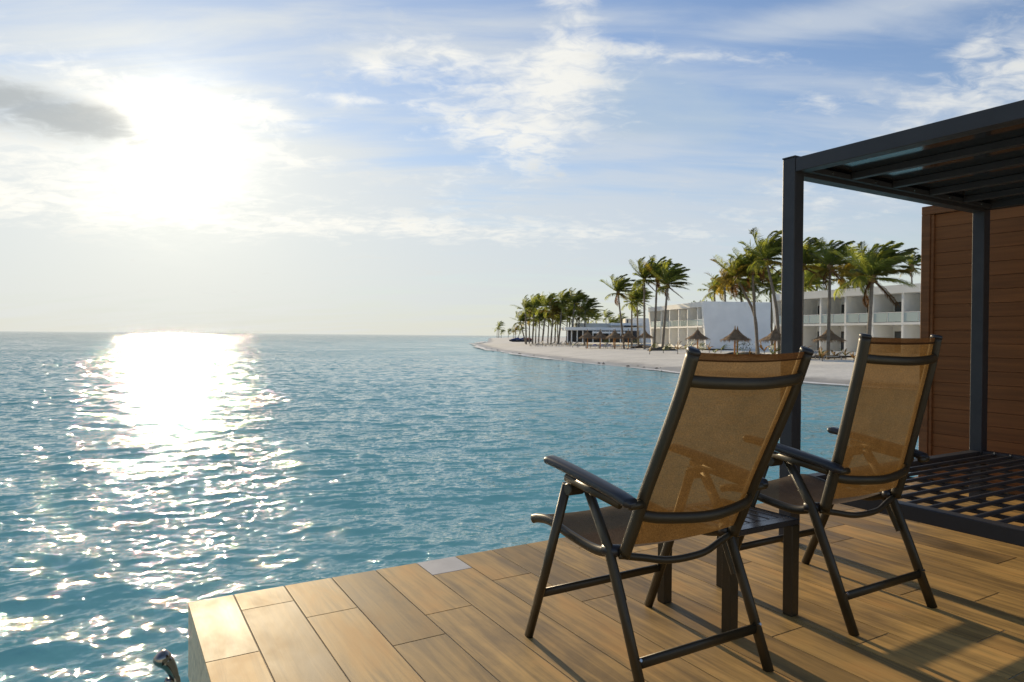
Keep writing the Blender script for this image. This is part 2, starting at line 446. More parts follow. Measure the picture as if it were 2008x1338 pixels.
def sea_band(L, N, l0, l1, seed, slope, spread):
    rs = np.random.RandomState(seed)
    k = 2 * np.pi * np.fft.fftfreq(N, L / N); KX, KY = np.meshgrid(k, k, indexing='ij'); K = np.hypot(KX, KY); K[0, 0] = 1e-9
    lam = 2 * np.pi / K
    band = np.exp(-(np.maximum(0, np.log(l0 / lam)) / 0.25) ** 2) * np.exp(-(np.maximum(0, np.log(lam / l1)) / 0.25) ** 2)
    cs = (KX * WIND.x + KY * WIND.y) / K
    S = band * K ** -4.0 * (np.maximum(cs, 0) ** spread + 0.06); S[0, 0] = 0
    H = np.sqrt(S) * (rs.randn(N, N) + 1j * rs.randn(N, N))
    h = np.fft.ifft2(H).real; dx = np.fft.ifft2(-1j * KX / K * H).real; dy = np.fft.ifft2(-1j * KY / K * H).real
    sx = np.fft.ifft2(1j * KX * H).real; sy = np.fft.ifft2(1j * KY * H).real
    s_ = slope / math.sqrt((sx ** 2 + sy ** 2).mean())
    return [a * s_ for a in (h, dx, dy, sx, sy)], L, N


def sample(bandset, x, y):
    arrs, L, N = bandset
    u = x / L * N; v = y / L * N; i = np.floor(u).astype(int); j = np.floor(v).astype(int); fu = u - i; fv = v - j
    i0, i1, j0, j1 = i % N, (i + 1) % N, j % N, (j + 1) % N
    return [(a[i0, j0] * (1 - fu) + a[i1, j0] * fu) * (1 - fv) + (a[i0, j1] * (1 - fu) + a[i1, j1] * fu) * fv for a in arrs]


an = R_(1) * np.concatenate([np.linspace(-105, -47, 90, endpoint=False), np.linspace(-47, 44, 780, endpoint=False), np.linspace(44, 75, 40)])
rr = np.concatenate([np.linspace(0.6, 2.7, 26), np.geomspace(2.8, 500, 1060), np.geomspace(510, 30000, 34)])
A_, Rr = np.meshgrid(an, rr); LA, DE = np.sin(A_) * Rr, np.cos(A_) * Rr
X0 = LA * RGT.x + DE * FWD.x; Y0 = LA * RGT.y + DE * FWD.y
ds = -shore_dist(LA, DE).reshape(LA.shape)
calm = 0.30 + 0.70 * np.clip((ds - 2) / 45, 0, 1)
Zw = np.zeros_like(X0); DX = np.zeros_like(X0); DY = np.zeros_like(X0)
gust = 1 + 0.5 * vnoise(X0 / 11 + 50, Y0 / 11 + 50, 7) + 0.4 * vnoise(X0 / 37 + 50, Y0 / 37 + 50, 8)
SX_ = np.zeros_like(X0); SY_ = np.zeros_like(X0)
# the mesh carries half of the wave height, the stored slopes all of it
for bs, r0, r1, ch in ((sea_band(61.0, 512, 1.1, 3.6, 3, 0.140, 2.4), 220, 450, 1.0), (sea_band(19.0, 512, 0.32, 1.1, 4, 0.310, 1.6), 60, 170, 1.0), (sea_band(5.3, 512, 0.055, 0.32, 5, 0.260, 1.2), 14, 45, 0.8)):
    t = np.clip((r1 - Rr) / (r1 - r0), 0, 1) * calm * (gust if r1 < 300 else 1)
    h, ax, ay, gx, gy = sample(bs, X0 + 700, Y0 + 900)
    Zw += h * t * 0.16; DX -= ax * t * ch * 0.6; DY -= ay * t * ch * 0.6      # crests drawn together, troughs spread
    SX_ += gx * t; SY_ += gy * t
shallow = np.exp(-np.maximum(ds, 0) / 45.0)


def f_water(t, b, color):
    pos = t.node('ShaderNodeNewGeometry').outputs['Position']
    at = t.node('ShaderNodeAttribute', attribute_name='shallow').outputs['Fac']
    r = t.vm('LENGTH', pos)
    patch = t.noise(pos, 0.06, 3, 0.5)
    cc = t.mix(t.m('POWER', at, 0.8), (0.030, 0.182, 0.215), (0.22, 0.52, 0.57))
    cc = t.mix(t.smooth(patch, 0.45, 0.75, 0, 0.5), cc, (0.044, 0.225, 0.243))
    # ripples too small for the mesh; farther out, also the waves the mesh no longer carries
    sxy = t.vm('MULTIPLY', pos, (1, 1, 0))
    st = t.node('ShaderNodeMapping'); st.inputs['Rotation'].default_value = (0, 0, math.atan2(WIND.y, WIND.x)); st.vector_type = 'TEXTURE'
    t.l.new(sxy, st.inputs['Vector']); st.inputs['Scale'].default_value = (1, 3.6, 1)
    f1 = t.noise(st.outputs[0], 14.0, 4, 0.6, 0.3)
    f2 = t.noise(st.outputs[0], 2.4, 5, 0.6, 0.4)
    f3 = t.noise(st.outputs[0], 0.6, 5, 0.6, 0.4)
    f4 = t.noise(t.vm('MULTIPLY', pos, (1, 1, 0)), 0.09, 6, 0.65, 0.3)
    wn = t.vm('NORMALIZE', t.node('ShaderNodeAttribute', attribute_name='wave_normal').outputs['Vector'])
    b1 = t.node('ShaderNodeBump'); t.l.new(wn, b1.inputs['Normal']); b1.inputs['Distance'].default_value = 0.028
    t.l.new(f1, b1.inputs['Height']); b1.inputs['Strength'].default_value = 0.45
    b2 = t.node('ShaderNodeBump'); b2.inputs['Distance'].default_value = 0.22
    wp = t.node('ShaderNodeMapping'); wp.vector_type = 'TEXTURE'; wp.inputs['Rotation'].default_value = (0, 0, math.atan2(WIND.y, WIND.x)); wp.inputs['Scale'].default_value = (1, 2.2, 1)
    t.l.new(sxy, wp.inputs['Vector'])
    puff = t.smooth(t.noise(wp.outputs[0], 0.16, 5, 0.65, 0.5), 0.33, 0.67, 0.25, 1.5)      # cat's paws of wind
    t.l.new(f2, b2.inputs['Height']); t.l.new(t.m('MULTIPLY', t.smooth(r, 30, 110, 0.0, 0.66), puff), b2.inputs['Strength'])
    t.l.new(b1.outputs[0], b2.inputs['Normal'])
    b3 = t.node('ShaderNodeBump'); b3.inputs['Distance'].default_value = 0.85
    t.l.new(f3, b3.inputs['Height']); t.l.new(t.m('MULTIPLY', t.smooth(r, 90, 300, 0.0, 0.34), puff), b3.inputs['Strength'])
    t.l.new(b2.outputs[0], b3.inputs['Normal'])
    b4 = t.node('ShaderNodeBump'); b4.inputs['Distance'].default_value = 5.0
    t.l.new(f4, b4.inputs['Height']); t.l.new(t.smooth(r, 120, 400, 0.0, 0.2), b4.inputs['Strength'])
    t.l.new(b3.outputs[0], b4.inputs['Normal']); t.l.new(b4.outputs[0], b.inputs['Normal'])
    # light scattered back from below the surface does not follow the ripples, the mirror on top does
    body = t.node('ShaderNodeBsdfDiffuse'); t.l.new(cc, body.inputs[0]); body.inputs['Normal'].default_value = (0, 0, 1)
    t.l.new(t.vm('NORMALIZE', t.vm('ADD', (0.0, 0.0, 1.0), t.scale(t.node('ShaderNodeNewGeometry').outputs['Normal'], 0.3))), body.inputs['Normal'])
    gl = t.node('ShaderNodeBsdfGlossy'); gl.distribution = 'BECKMANN'; gl.inputs[0].default_value = (1, 1, 1, 1)
    t.l.new(t.smooth(r, 5, 250, 0.045, 0.06), gl.inputs['Roughness']); t.l.new(b4.outputs[0], gl.inputs['Normal'])
    fr = t.node('ShaderNodeFresnel'); fr.inputs['IOR'].default_value = 1.333; t.l.new(b4.outputs[0], fr.inputs['Normal'])
    mx = t.node('ShaderNodeMixShader'); t.l.new(fr.outputs[0], mx.inputs[0]); t.l.new(body.outputs[0], mx.inputs[1]); t.l.new(gl.outputs[0], mx.inputs[2])
    t.l.new(mx.outputs[0], t.n['Material Output'].inputs[0])


M_water = mat('sea_water', (0.01, 0.1, 0.12), 0.06, fn=f_water)
tag(put('sea', grid_mesh('sea', X0 + DX, Y0 + DY, WATER_Z + Zw, {'shallow': shallow, 'wave_normal': np.stack([-SX_, -SY_, np.ones_like(SX_)], -1)}), M_water), kind='structure')

# foam where the swell runs up the sand
rf = random.Random(5); fm = MB()
seg = [Vector((a, b)) for a, b in SHORE[3:19]]
pts = []
for a, b in zip(seg[:-1], seg[1:]):
    L = (b - a).length; n = max(2, int(L / (0.5 if b.y < 130 else 1.2)))
    nrm = Vector((-(b - a).y, (b - a).x)).normalized()
    pts += [(a.lerp(b, k / n), nrm) for k in range(n)]
ph = [rf.uniform(0, 6.28) for _ in range(4)]
vs, fs = [], []
for i, (p, nrm) in enumerate(pts):
    s1 = math.sin(i * 0.11 + ph[0]) * 0.5 + math.sin(i * 0.31 + ph[1]) * 0.3 + rf.uniform(-.15, .15)
    s2 = 0.42 + 0.25 * math.sin(i * 0.07 + ph[2]) + 0.18 * math.sin(i * 0.23 + ph[3]) + rf.uniform(-.1, .1)
    wdt = max(0.03, s2) * (1.0 + 0.012 * max(0, p.y - 40))
    a = p + nrm * (s1 * 0.4 - 0.1); b2 = a + nrm * wdt
    for q in (a, b2): vs.append(far(q.x, q.y, WATER_Z + 0.045 + (0.10 if p.y > 90 else 0.03)))
    if i: fs.append((2 * i - 2, 2 * i - 1, 2 * i + 1, 2 * i))
fm.add(vs, fs)
tag(fm.build('shore_foam', mat('foam', (0.78, 0.78, 0.76), 0.9)), 'thin white line of foam along the edge of the beach', 'foam', kind='stuff')
# weed washed up along the water line
rw = random.Random(8); wd = MB()
for i in range(26):
    k = rw.randrange(int(len(pts) * 0.1), int(len(pts) * 0.72)); p, nrm = pts[k]
    q = p - nrm * rw.uniform(0.4, 1.1); s = rw.uniform(.06, .20); z = gz(q.x, q.y) + 0.01
    wd.lathe([(s, 0), (s * .7, .05), (.01, .08)], 7, far(q.x + rw.uniform(-1, 1), q.y + rw.uniform(-1, 1), z), rw)
tag(wd.build('washed_up_weed', mat('weed', (0.10, 0.075, 0.045), 0.9)), 'dark clumps of weed washed up on the wet sand', 'seaweed', kind='stuff')

# ------------------------------------------------------------------ terrace floor
DX0, DX1, DY1 = 0.276, 6.4, 3.06
terr = MB().box(DX0 + 0.004, DX1, -1.2, DY1 - 0.004, -0.30, -0.004)
terr.box(-4.0, DX0 + 0.004, -1.2, 0.25, -0.30, -0.004)
floor = tag(terr.build('terrace_floor', M_grout), kind='structure')
MB().box(DX0 + 0.012, DX1, 0.3, DY1 - 0.012, -2.6, -0.302).build('retaining_wall', M_conc, floor)
GW, CW, CL = 0.0042, 0.2065, 1.2
JY = [2.868, 2.673, 2.28, 2.47]
tile_cache = {}


def tile_mesh(wx, ly):
    k = (round(wx, 3), round(ly, 3))
    if k not in tile_cache:
        tile_cache[k] = MB().box(-wx / 2, wx / 2, -ly / 2, ly / 2, -0.0037, 0).mesh('tile', 0.0012)
    return tile_cache[k]


for k in range(-1, 29):
    x0 = DX0 if k < 0 else 0.452 + CW * k
    x1 = 0.452 + CW * (k + 1)
    j = JY[k % 4]
    while j > -1.2: j -= CL
    ys = []
    while j < DY1 - 0.04: ys.append(j); j += CL
    ys.append(DY1)
    for a, b in zip(ys[:-1], ys[1:]):
        a = max(a, -1.2)
        lx, ly = x1 - x0 - GW, b - a - GW
        if b >= DY1: ly += GW / 2
        o = put('tile', tile_mesh(lx, ly), None, floor, ((x0 + x1) / 2, (a + b) / 2, 0))
        if k == 4 and b >= DY1:
            o.data = o.data.copy(); o.data.materials.clear(); o.data.materials.append(M_tile_grey)
            o['label'] = 'pale grey tile at the edge of the terrace, unlike the brown ones'
for me in tile_cache.values():
    if not me.materials: me.materials.append(M_tile)


# ------------------------------------------------------------------ folding chairs
def chair(cx, cy, back_pts, label, rz=0.0):
    t = thing('folding_chair', label, 'chair', (cx, cy, 0), rz, 'high backed folding chairs')
    LX, BX = 0.288, 0.240
    for s in (-1, 1):
        x = s * LX
        MB().tube([(x, 0.312, 0), (x, 0.195, 0.29), (x, 0.078, 0.60)], 0.0115, 0.0195, 14, sq=2.6).build('front_leg', M_frame, t, smooth=True)
        xr = s * (LX - 0.024)
        MB().tube([(xr, -0.302, 0), (xr, -0.205, 0.235), (xr, -0.115, 0.440), (xr, -0.005, 0.605)], 0.0115, 0.0195, 14, sq=2.6).build('rear_leg', M_frame, t, smooth=True)
        # pivot at the top of the two legs
        MB().tube([(s * (LX - 0.042), 0.050, 0.592), (s * (LX + 0.018), 0.050, 0.592)], 0.021, seg=18).build('pivot', M_frame, t, bevel=0.003)
        # armrest: thick, rounded, drooping at the rear end
        ap = catmull([(x, 0.190, 0.664), (x, 0.165, 0.668), (x, 0.02, 0.652), (x, -0.17, 0.625), (x, -0.235, 0.612), (x, -0.262, 0.603)], 6)
        n = len(ap)
        wr = [0.026 * min(1, 0.45 + 0.55 * math.sin(math.pi * min(1, i / 5) / 2)) * min(1, 0.5 + 0.5 * min(1, (n - 1 - i) / 4)) for i in range(n)]
        hr = [0.0155 * min(1, 0.4 + 0.6 * min(1, i / 5)) * min(1, 0.55 + 0.45 * min(1, (n - 1 - i) / 4)) for i in range(n)]
        arm = MB().tube(ap, wr, hr, 16, sq=2.7).build('armrest', M_arm, t, smooth=True)
        MB().tube([(x, 0.08, 0.625), (x, -0.20, 0.594)], 0.010, 0.014, 10, sq=3).build('arm_rail', M_frame, arm, smooth=True)
        # back rail
        bp = catmull([(s * BX, y, z) for y, z in back_pts], 6)
        br = MB().tube(bp, 0.0135, 0.0225, 16).build('back_rail', M_frame, t, smooth=True)
        top = bp[-1]; up = (bp[-1] - bp[-2]).normalized()
        MB().tube([top - up * 0.004, top + up * 0.006, top + up * 0.010], [0.0145, 0.0145, 0.011], [0.0235, 0.0235, 0.019], 16).build('end_cap', M_arm, br, smooth=True)
        # hinge between back, seat and rear leg
        y0, z0 = back_pts[0]
        MB().tube([(s * (BX - 0.02), y0 + 0.03, z0 + 0.005), (s * (BX + 0.012), y0 + 0.035, z0 + 0.004), (s * (LX - 0.02), y0 + 0.068, z0 + 0.004)],
                  [0.016, 0.021, 0.018], seg=14).build('hinge', M_arm, t, smooth=True)
        MB().tube([(s * (BX - 0.0145), y0 - 0.008, z0 + 0.045), (s * (BX - 0.0185), y0 - 0.008, z0 + 0.045)], 0.0045, seg=10).build('bolt', M_bolt, br)
        # armrest bracket on the back rail
        MB().tube([(s * (BX + 0.005), -0.255, 0.602), (s * (LX + 0.008), -0.252, 0.602)], 0.0125, seg=12).build('arm_bracket', M_frame, t, smooth=True)
        # seat rail with waterfall front
        sp = catmull([(s * (BX - 0.002), y0 + 0.045, z0 - 0.004), (s * (BX - 0.002), -0.02, 0.402), (s * (BX - 0.002), 0.12, 0.412), (s * (BX - 0.002), 0.25, 0.431),
                      (s * (BX - 0.002), 0.325, 0.424), (s * (BX - 0.002), 0.365, 0.412)], 6)
        MB().tube(sp, 0.0115, 0.017, 12).build('seat_rail', M_frame, t, smooth=True)
        # short folding strut beside the rear leg
        MB().tube([(s * (LX - 0.046), y0 + 0.055, z0 - 0.01), (s * (LX - 0.046), -0.170, 0.285)], 0.004, 0.010, 8, sq=4).build('folding_strut', M_frame, t)
    # cross bars
    def back_at(z):
        for (a, za), (b, zb) in zip(back_pts[:-1], back_pts[1:]):
            if za <= z <= zb: return a + (b - a) * (z - za) / (zb - za)
    ztop = back_pts[-1][1]
    for nm, z, bow, drop in (('top_bar', ztop - 0.080, 0.036, 0.012), ('lumbar_bar', 0.565, 0.042, 0.020)):
        y = back_at(z)
        MB().tube(catmull([(-BX, y - 0.008, z), (-BX * 0.72, y - 0.020 - bow * .45, z - drop * 0.5), (0, y - 0.018 - bow, z - drop), (BX * 0.72, y - 0.020 - bow * .45, z - drop * 0.5), (BX, y - 0.008, z)], 7),
                  0.0175, 0.0125, 14, hint=(0, 0, 1)).build(nm, M_frame, t, smooth=True)
    y0, z0 = back_pts[0]
    MB().tube(catmull([(-BX - 0.01, y0 + 0.01, z0 - 0.002), (-0.17, y0 - 0.004, z0 - 0.018), (-0.07, y0 - 0.022, z0 - 0.036), (0.07, y0 - 0.022, z0 - 0.036), (0.17, y0 - 0.004, z0 - 0.018), (BX + 0.01, y0 + 0.01, z0 - 0.002)], 7),
              0.0120, 0.0100, 12, hint=(0, 0, 1)).build('lower_bar', M_frame, t, smooth=True)
    MB().tube([(-LX + 0.03, -0.250, 0.125), (LX - 0.03, -0.250, 0.125)], 0.0165, 0.010, 12, hint=(0, 0, 1), sq=2.6).build('rear_stretcher', M_frame, t, smooth=True)
    MB().tube([(-LX, 0.240, 0.180), (LX, 0.240, 0.180)], 0.0150, 0.010, 12, hint=(0, 0, 1), sq=2.6).build('front_stretcher', M_frame, t, smooth=True)
    for s in (-1, 1):
        MB().tube([(s * (LX - 0.028), -0.262, 0.141), (s * (LX - 0.028), -0.270, 0.146)], 0.005, seg=8).build('bolt', M_bolt, t)
    # fabric
    fb = catmull([(0, y, z) for y, z in back_pts], 6); nx = 14

    def sheet(path, half, sag, nrm_fn, thick=0.0012):
        vs, fs = [], []; n = len(path)
        for p in path:
            for i in range(nx + 1):
                u = -1 + 2 * i / nx
                vs.append(Vector((u * half, p.y, p.z)) + nrm_fn(p) * (sag * (1 - u * u)))
        for i in range(n - 1):
            for k in range(nx):
                a = i * (nx + 1) + k; fs.append((a, a + 1, a + nx + 2, a + nx + 1))
        return MB().add(vs, fs)
    d = (fb[-1] - fb[0]).normalized(); nb = Vector((0, -d.z, d.y)).normalized()
    if nb.y > 0: nb = -nb
    sheet(fb[2:-1], BX - 0.006, 0.016, lambda p: nb).build('back_fabric', M_fab, t, smooth=True)
    # doubled hem along the top edge
    hem = [fb[-1] - d * q for q in (0.0, 0.012, 0.026)]
    sheet([h + nb * 0.0025 for h in hem], BX - 0.006, 0.016, lambda p: nb).build('fabric_hem', M_hem, t, smooth=True)
    sf = catmull([(0, y0 + 0.055, z0 + 0.004), (0, -0.02, 0.414), (0, 0.12, 0.424), (0, 0.25, 0.443), (0, 0.325, 0.436), (0, 0.362, 0.426)], 6)
    sheet(sf, BX - 0.004, -0.012, lambda p: Vector((0, 0, 1))).build('seat_fabric', M_seat, t, smooth=True)
    return t


chair(1.613, 1.80, [(-0.165, 0.425), (-0.212, 0.530), (-0.260, 0.640), (-0.336, 0.800), (-0.400, 0.940), (-0.446, 1.060)],
      'nearer folding chair with bronze frame and brown mesh, leaning back beside the terrace edge')
chair(2.645, 1.825, [(-0.155, 0.430), (-0.190, 0.560), (-0.220, 0.680), (-0.262, 0.860), (-0.294, 1.000), (-0.314, 1.108)],
      'farther folding chair with bronze frame set more upright beside the slatted bed')

# ------------------------------------------------------------------ side table between the chairs
tb = thing('side_table', 'small dark slatted metal side table between the two folding chairs', 'table', (2.165, 1.94, 0))
tw, td, th = 0.195, 0.195, 0.385
for sx in (-1, 1):
    for sy in (-1, 1):
        MB().box(sx * (tw - 0.022) - 0.022, sx * (tw - 0.022) + 0.022, sy * (td - 0.022) - 0.022, sy * (td - 0.022) + 0.022, 0, th - 0.024).build('leg', M_frame, tb, bevel=0.003)
for sy in (-1, 1):
    MB().box(-tw, tw, sy * (td - 0.026) - 0.026, sy * (td - 0.026) + 0.026, th - 0.0235, th).build('end_rail', M_tabl, tb, bevel=0.003)
ns = 7; pw = 2 * tw / ns
for i in range(ns):
    xa = -tw + i * pw + (0 if i == 0 else 0.006); xb = -tw + (i + 1) * pw - (0 if i == ns - 1 else 0.006)
    MB().box(xa, xb, -td + 0.0525, td - 0.0525, th - 0.021, th - 0.001).build('slat', M_tabl, tb, bevel=0.0025)

# ------------------------------------------------------------------ canopy daybed
PX0, PX1, PY1, PY0, PW = 3.12, 5.09, 2.44, 0.36, 0.077
db = thing('canopy_daybed', 'anthracite metal daybed frame with flat roof and bare slatted base', 'daybed', (PX0, PY0, 0))
def wb(m, x0, x1, y0, y1, z0, z1): return m.box(x0 - PX0, x1 - PX0, y0 - PY0, y1 - PY0, z0, z1)
TOPZ, BBZ = 2.060, 1.982
for (x, y) in ((PX0, PY1 - PW), (PX1, PY1 - PW), (PX0, PY0), (PX1, PY0)):
    po = wb(MB(), x, x + PW, y, y + PW, 0, TOPZ).build('post', M_perg, db, bevel=0.004, seg=2)
    wb(MB(), x - 0.003, x + PW + 0.003, y - 0.003, y + PW + 0.003, TOPZ + 0.0005, TOPZ + 0.008).build('post_cap', M_perg, po, bevel=0.002)
for x in (PX0 + 0.003, PX1 - 0.003):
    wb(MB(), x, x + PW - 0.002, PY0 + PW + .001, PY1 - PW - .001, BBZ, TOPZ - 0.004).build('roof_beam', M_perg, db, bevel=0.003)
for y in (PY1 - PW - 0.003, PY0 + 0.003):
    wb(MB(), PX0 + PW + .001, PX1 - .001, y + .002, y + PW, BBZ - 0.016, TOPZ - 0.004).build('roof_beam', M_perg, db, bevel=0.003)
# inner ledge the bars bolt to
wb(MB(), PX0 + PW + .002, PX1 - .002, PY1 - PW - 0.040, PY1 - PW - 0.0035, BBZ + 0.002, BBZ + 0.030).build('roof_ledge', M_perg, db, bevel=0.002)
xs = [PX0 + PW] + [3.565 + 0.394 * i for i in range(4)] + [PX1]
for x in xs[1:-1]:
    wb(MB(), x - 0.020, x + 0.020, PY0 + PW + 0.002, PY1 - PW - 0.0415, BBZ + 0.004, BBZ + 0.040).build('roof_bar', M_perg, db, bevel=0.002)
for a, b in zip(xs[:-1], xs[1:]):
    wb(MB(), a + 0.002, b - 0.002, PY0 + PW + 0.003, PY1 - PW - 0.006, BBZ + 0.0405, BBZ + 0.048).build('roof_panel', M_rpan, db)
for i in range(5):
    x = 3.38 + 0.394 * i
    bo = MB().tube([(x - PX0, PY1 - PW - 0.0405 - PY0, BBZ + 0.016), (x - PX0, PY1 - PW - 0.046 - PY0, BBZ + 0.016)], 0.007, seg=10).build('bolt', M_bolt, db)
# bed frame
BT = 0.345
for x in (PX0 + 0.006, PX1 + 0.006):
    wb(MB(), x, x + PW - 0.012, PY0 + PW + .001, PY1 - PW - .001, BT - 0.066, BT).build('bed_rail', M_perg, db, bevel=0.003)
for y in (PY1 - PW + 0.006, PY0 + 0.006):
    wb(MB(), PX0 + PW + .001, PX1 - .001, y, y + PW - 0.012, BT - 0.066, BT - 0.001).build('bed_rail', M_perg, db, bevel=0.003)
nsl = 20
for i in range(nsl):
    y = PY1 - PW - 0.075 - 0.095 * i
    if y < PY0 + PW + 0.03: break
    MB().tube([(PX0 + PW - 0.006 - PX0, y - PY0, BT - 0.018), (PX1 + 0.006 - PX0, y - PY0, BT - 0.014)], 0.009, 0.010, 12, hint=(0, 0, 1), sq=4).build('slat', M_perg, db)
    MB().tube([(PX1 + 0.004 - PX0, y - PY0, BT - 0.007), (PX1 + 0.004 - PX0, y - PY0, BT + 0.004)], 0.007, seg=8).build('bolt', M_bolt, db)
for i in range(1, 8):
    x = PX0 + PW + (PX1 - PX0 - PW) * i / 8
    wb(MB(), x - 0.010, x + 0.010, PY0 + PW + .002, PY1 - PW + 0.004, BT - 0.042, BT - 0.0255).build('cross_slat', M_perg, db)

# ------------------------------------------------------------------ timber privacy screen
SX, SY1, SY0, SZ = 5.50, 3.005, -0.9, 2.140
scn = thing('privacy_screen', 'tall brown timber privacy screen of horizontal boards behind the daybed', 'screen', (SX, SY1, 0))
fw = 0.066
def sb(m, x0, x1, y0, y1, z0, z1): return m.box(x0 - SX, x1 - SX, y0 - SY1, y1 - SY1, z0, z1)
sb(MB(), SX, SX + 0.09, SY1 - fw, SY1, 0, SZ - fw - .001).build('frame_post', M_cladf, scn, bevel=0.003)
sb(MB(), SX, SX + 0.09, SY0, SY1, SZ - fw, SZ).build('top_rail', M_cladf, scn, bevel=0.003)
sb(MB(), SX + 0.012, SX + 0.078, SY1 - fw - 0.022, SY1 - fw - 0.001, 0.002, SZ - fw - 0.003).build('frame_trim', M_cladf, scn, bevel=0.002)
bz = SZ - fw - 0.004; i = 0
while bz > 0.02:
    b0 = max(0.004, bz - 0.0988)
    sb(MB(), SX + 0.030, SX + 0.055, SY0 + 0.01, SY1 - fw - 0.023, b0 + 0.001, bz).build('board', M_clad, scn, bevel=0.0014)
    bz -= 0.1; i += 1
sb(MB(), SX + 0.056, SX + 0.07, SY0 + 0.01, SY1 - fw - 0.024, 0.003, SZ - fw - 0.004).build('backing', M_cladf, scn)

# ------------------------------------------------------------------ curved metal fitting beside the terrace corner
hr = thing('handrail', 'curved shiny metal handrail end beside the terrace corner above the water', 'handrail', (0.205, 2.60, -1.186))
pth = catmull([(0, 0, -0.5), (0, 0, 0.75), (-0.002, 0, 1.05), (-0.010, 0.002, 1.105), (-0.026, 0.004, 1.145), (-0.044, 0.006, 1.168)], 6)
n = len(pth)
rad = [0.0135 + 0.0105 * min(1, max(0, (i - n + 14) / 10)) for i in range(n)]
MB().tube(pth, rad, seg=18, hint=(0, 1, 0)).build('stem', M_chrome, hr, smooth=True)
kd = Vector((-0.62, 0.05, 0.78)).normalized(); kp = pth[-1] - kd * 0.012
MB().tube([kp + kd * q for q in (0, 0.004, 0.020, 0.030, 0.037, 0.040)], [0.019, 0.0265, 0.0285, 0.026, 0.018, 0.004], seg=20, hint=(0, 1, 0)).build('rounded_end', M_chrome, hr, smooth=True)
br_ = Vector((-0.022, 0.0, 1.098))
MB().tube([br_, br_ + Vector((-0.006, -0.002, -0.010)), br_ + Vector((-0.010, -0.003, -0.020))], [0.017, 0.015, 0.006], seg=14, hint=(0, 1, 0)).build('lower_lip', M_chrome, hr, smooth=True)
MB().box(-0.03, DX0 - 0.205 + 0.02, -0.03, 0.03, 0.30, 0.36).build('wall_bracket', M_chrome, hr, bevel=0.004)

# ------------------------------------------------------------------ buildings
M_white = mat('white_render', (0.90, 0.885, 0.835), 0.85, spec=0.3, fn=f_mottle(0.6, 0.05, 0.1, 20))
M_cream = mat('cream_render', (0.76, 0.73, 0.64), 0.85, spec=0.3, fn=f_mottle(0.6, 0.06))
M_glass = mat('railing_glass', (0.52, 0.60, 0.56), 0.15)
M_door = mat('dark_door_frame', (0.05, 0.035, 0.025), 0.5)
M_pane = mat('window_pane', (0.10, 0.11, 0.11), 0.06)
M_dark = mat('dark_interior', (0.06, 0.06, 0.065), 0.7)
M_bench = mat('balcony_chair', (0.16, 0.17, 0.17), 0.6)


def z_frame(o): o.rotation_euler = (0, 0, 0); return o


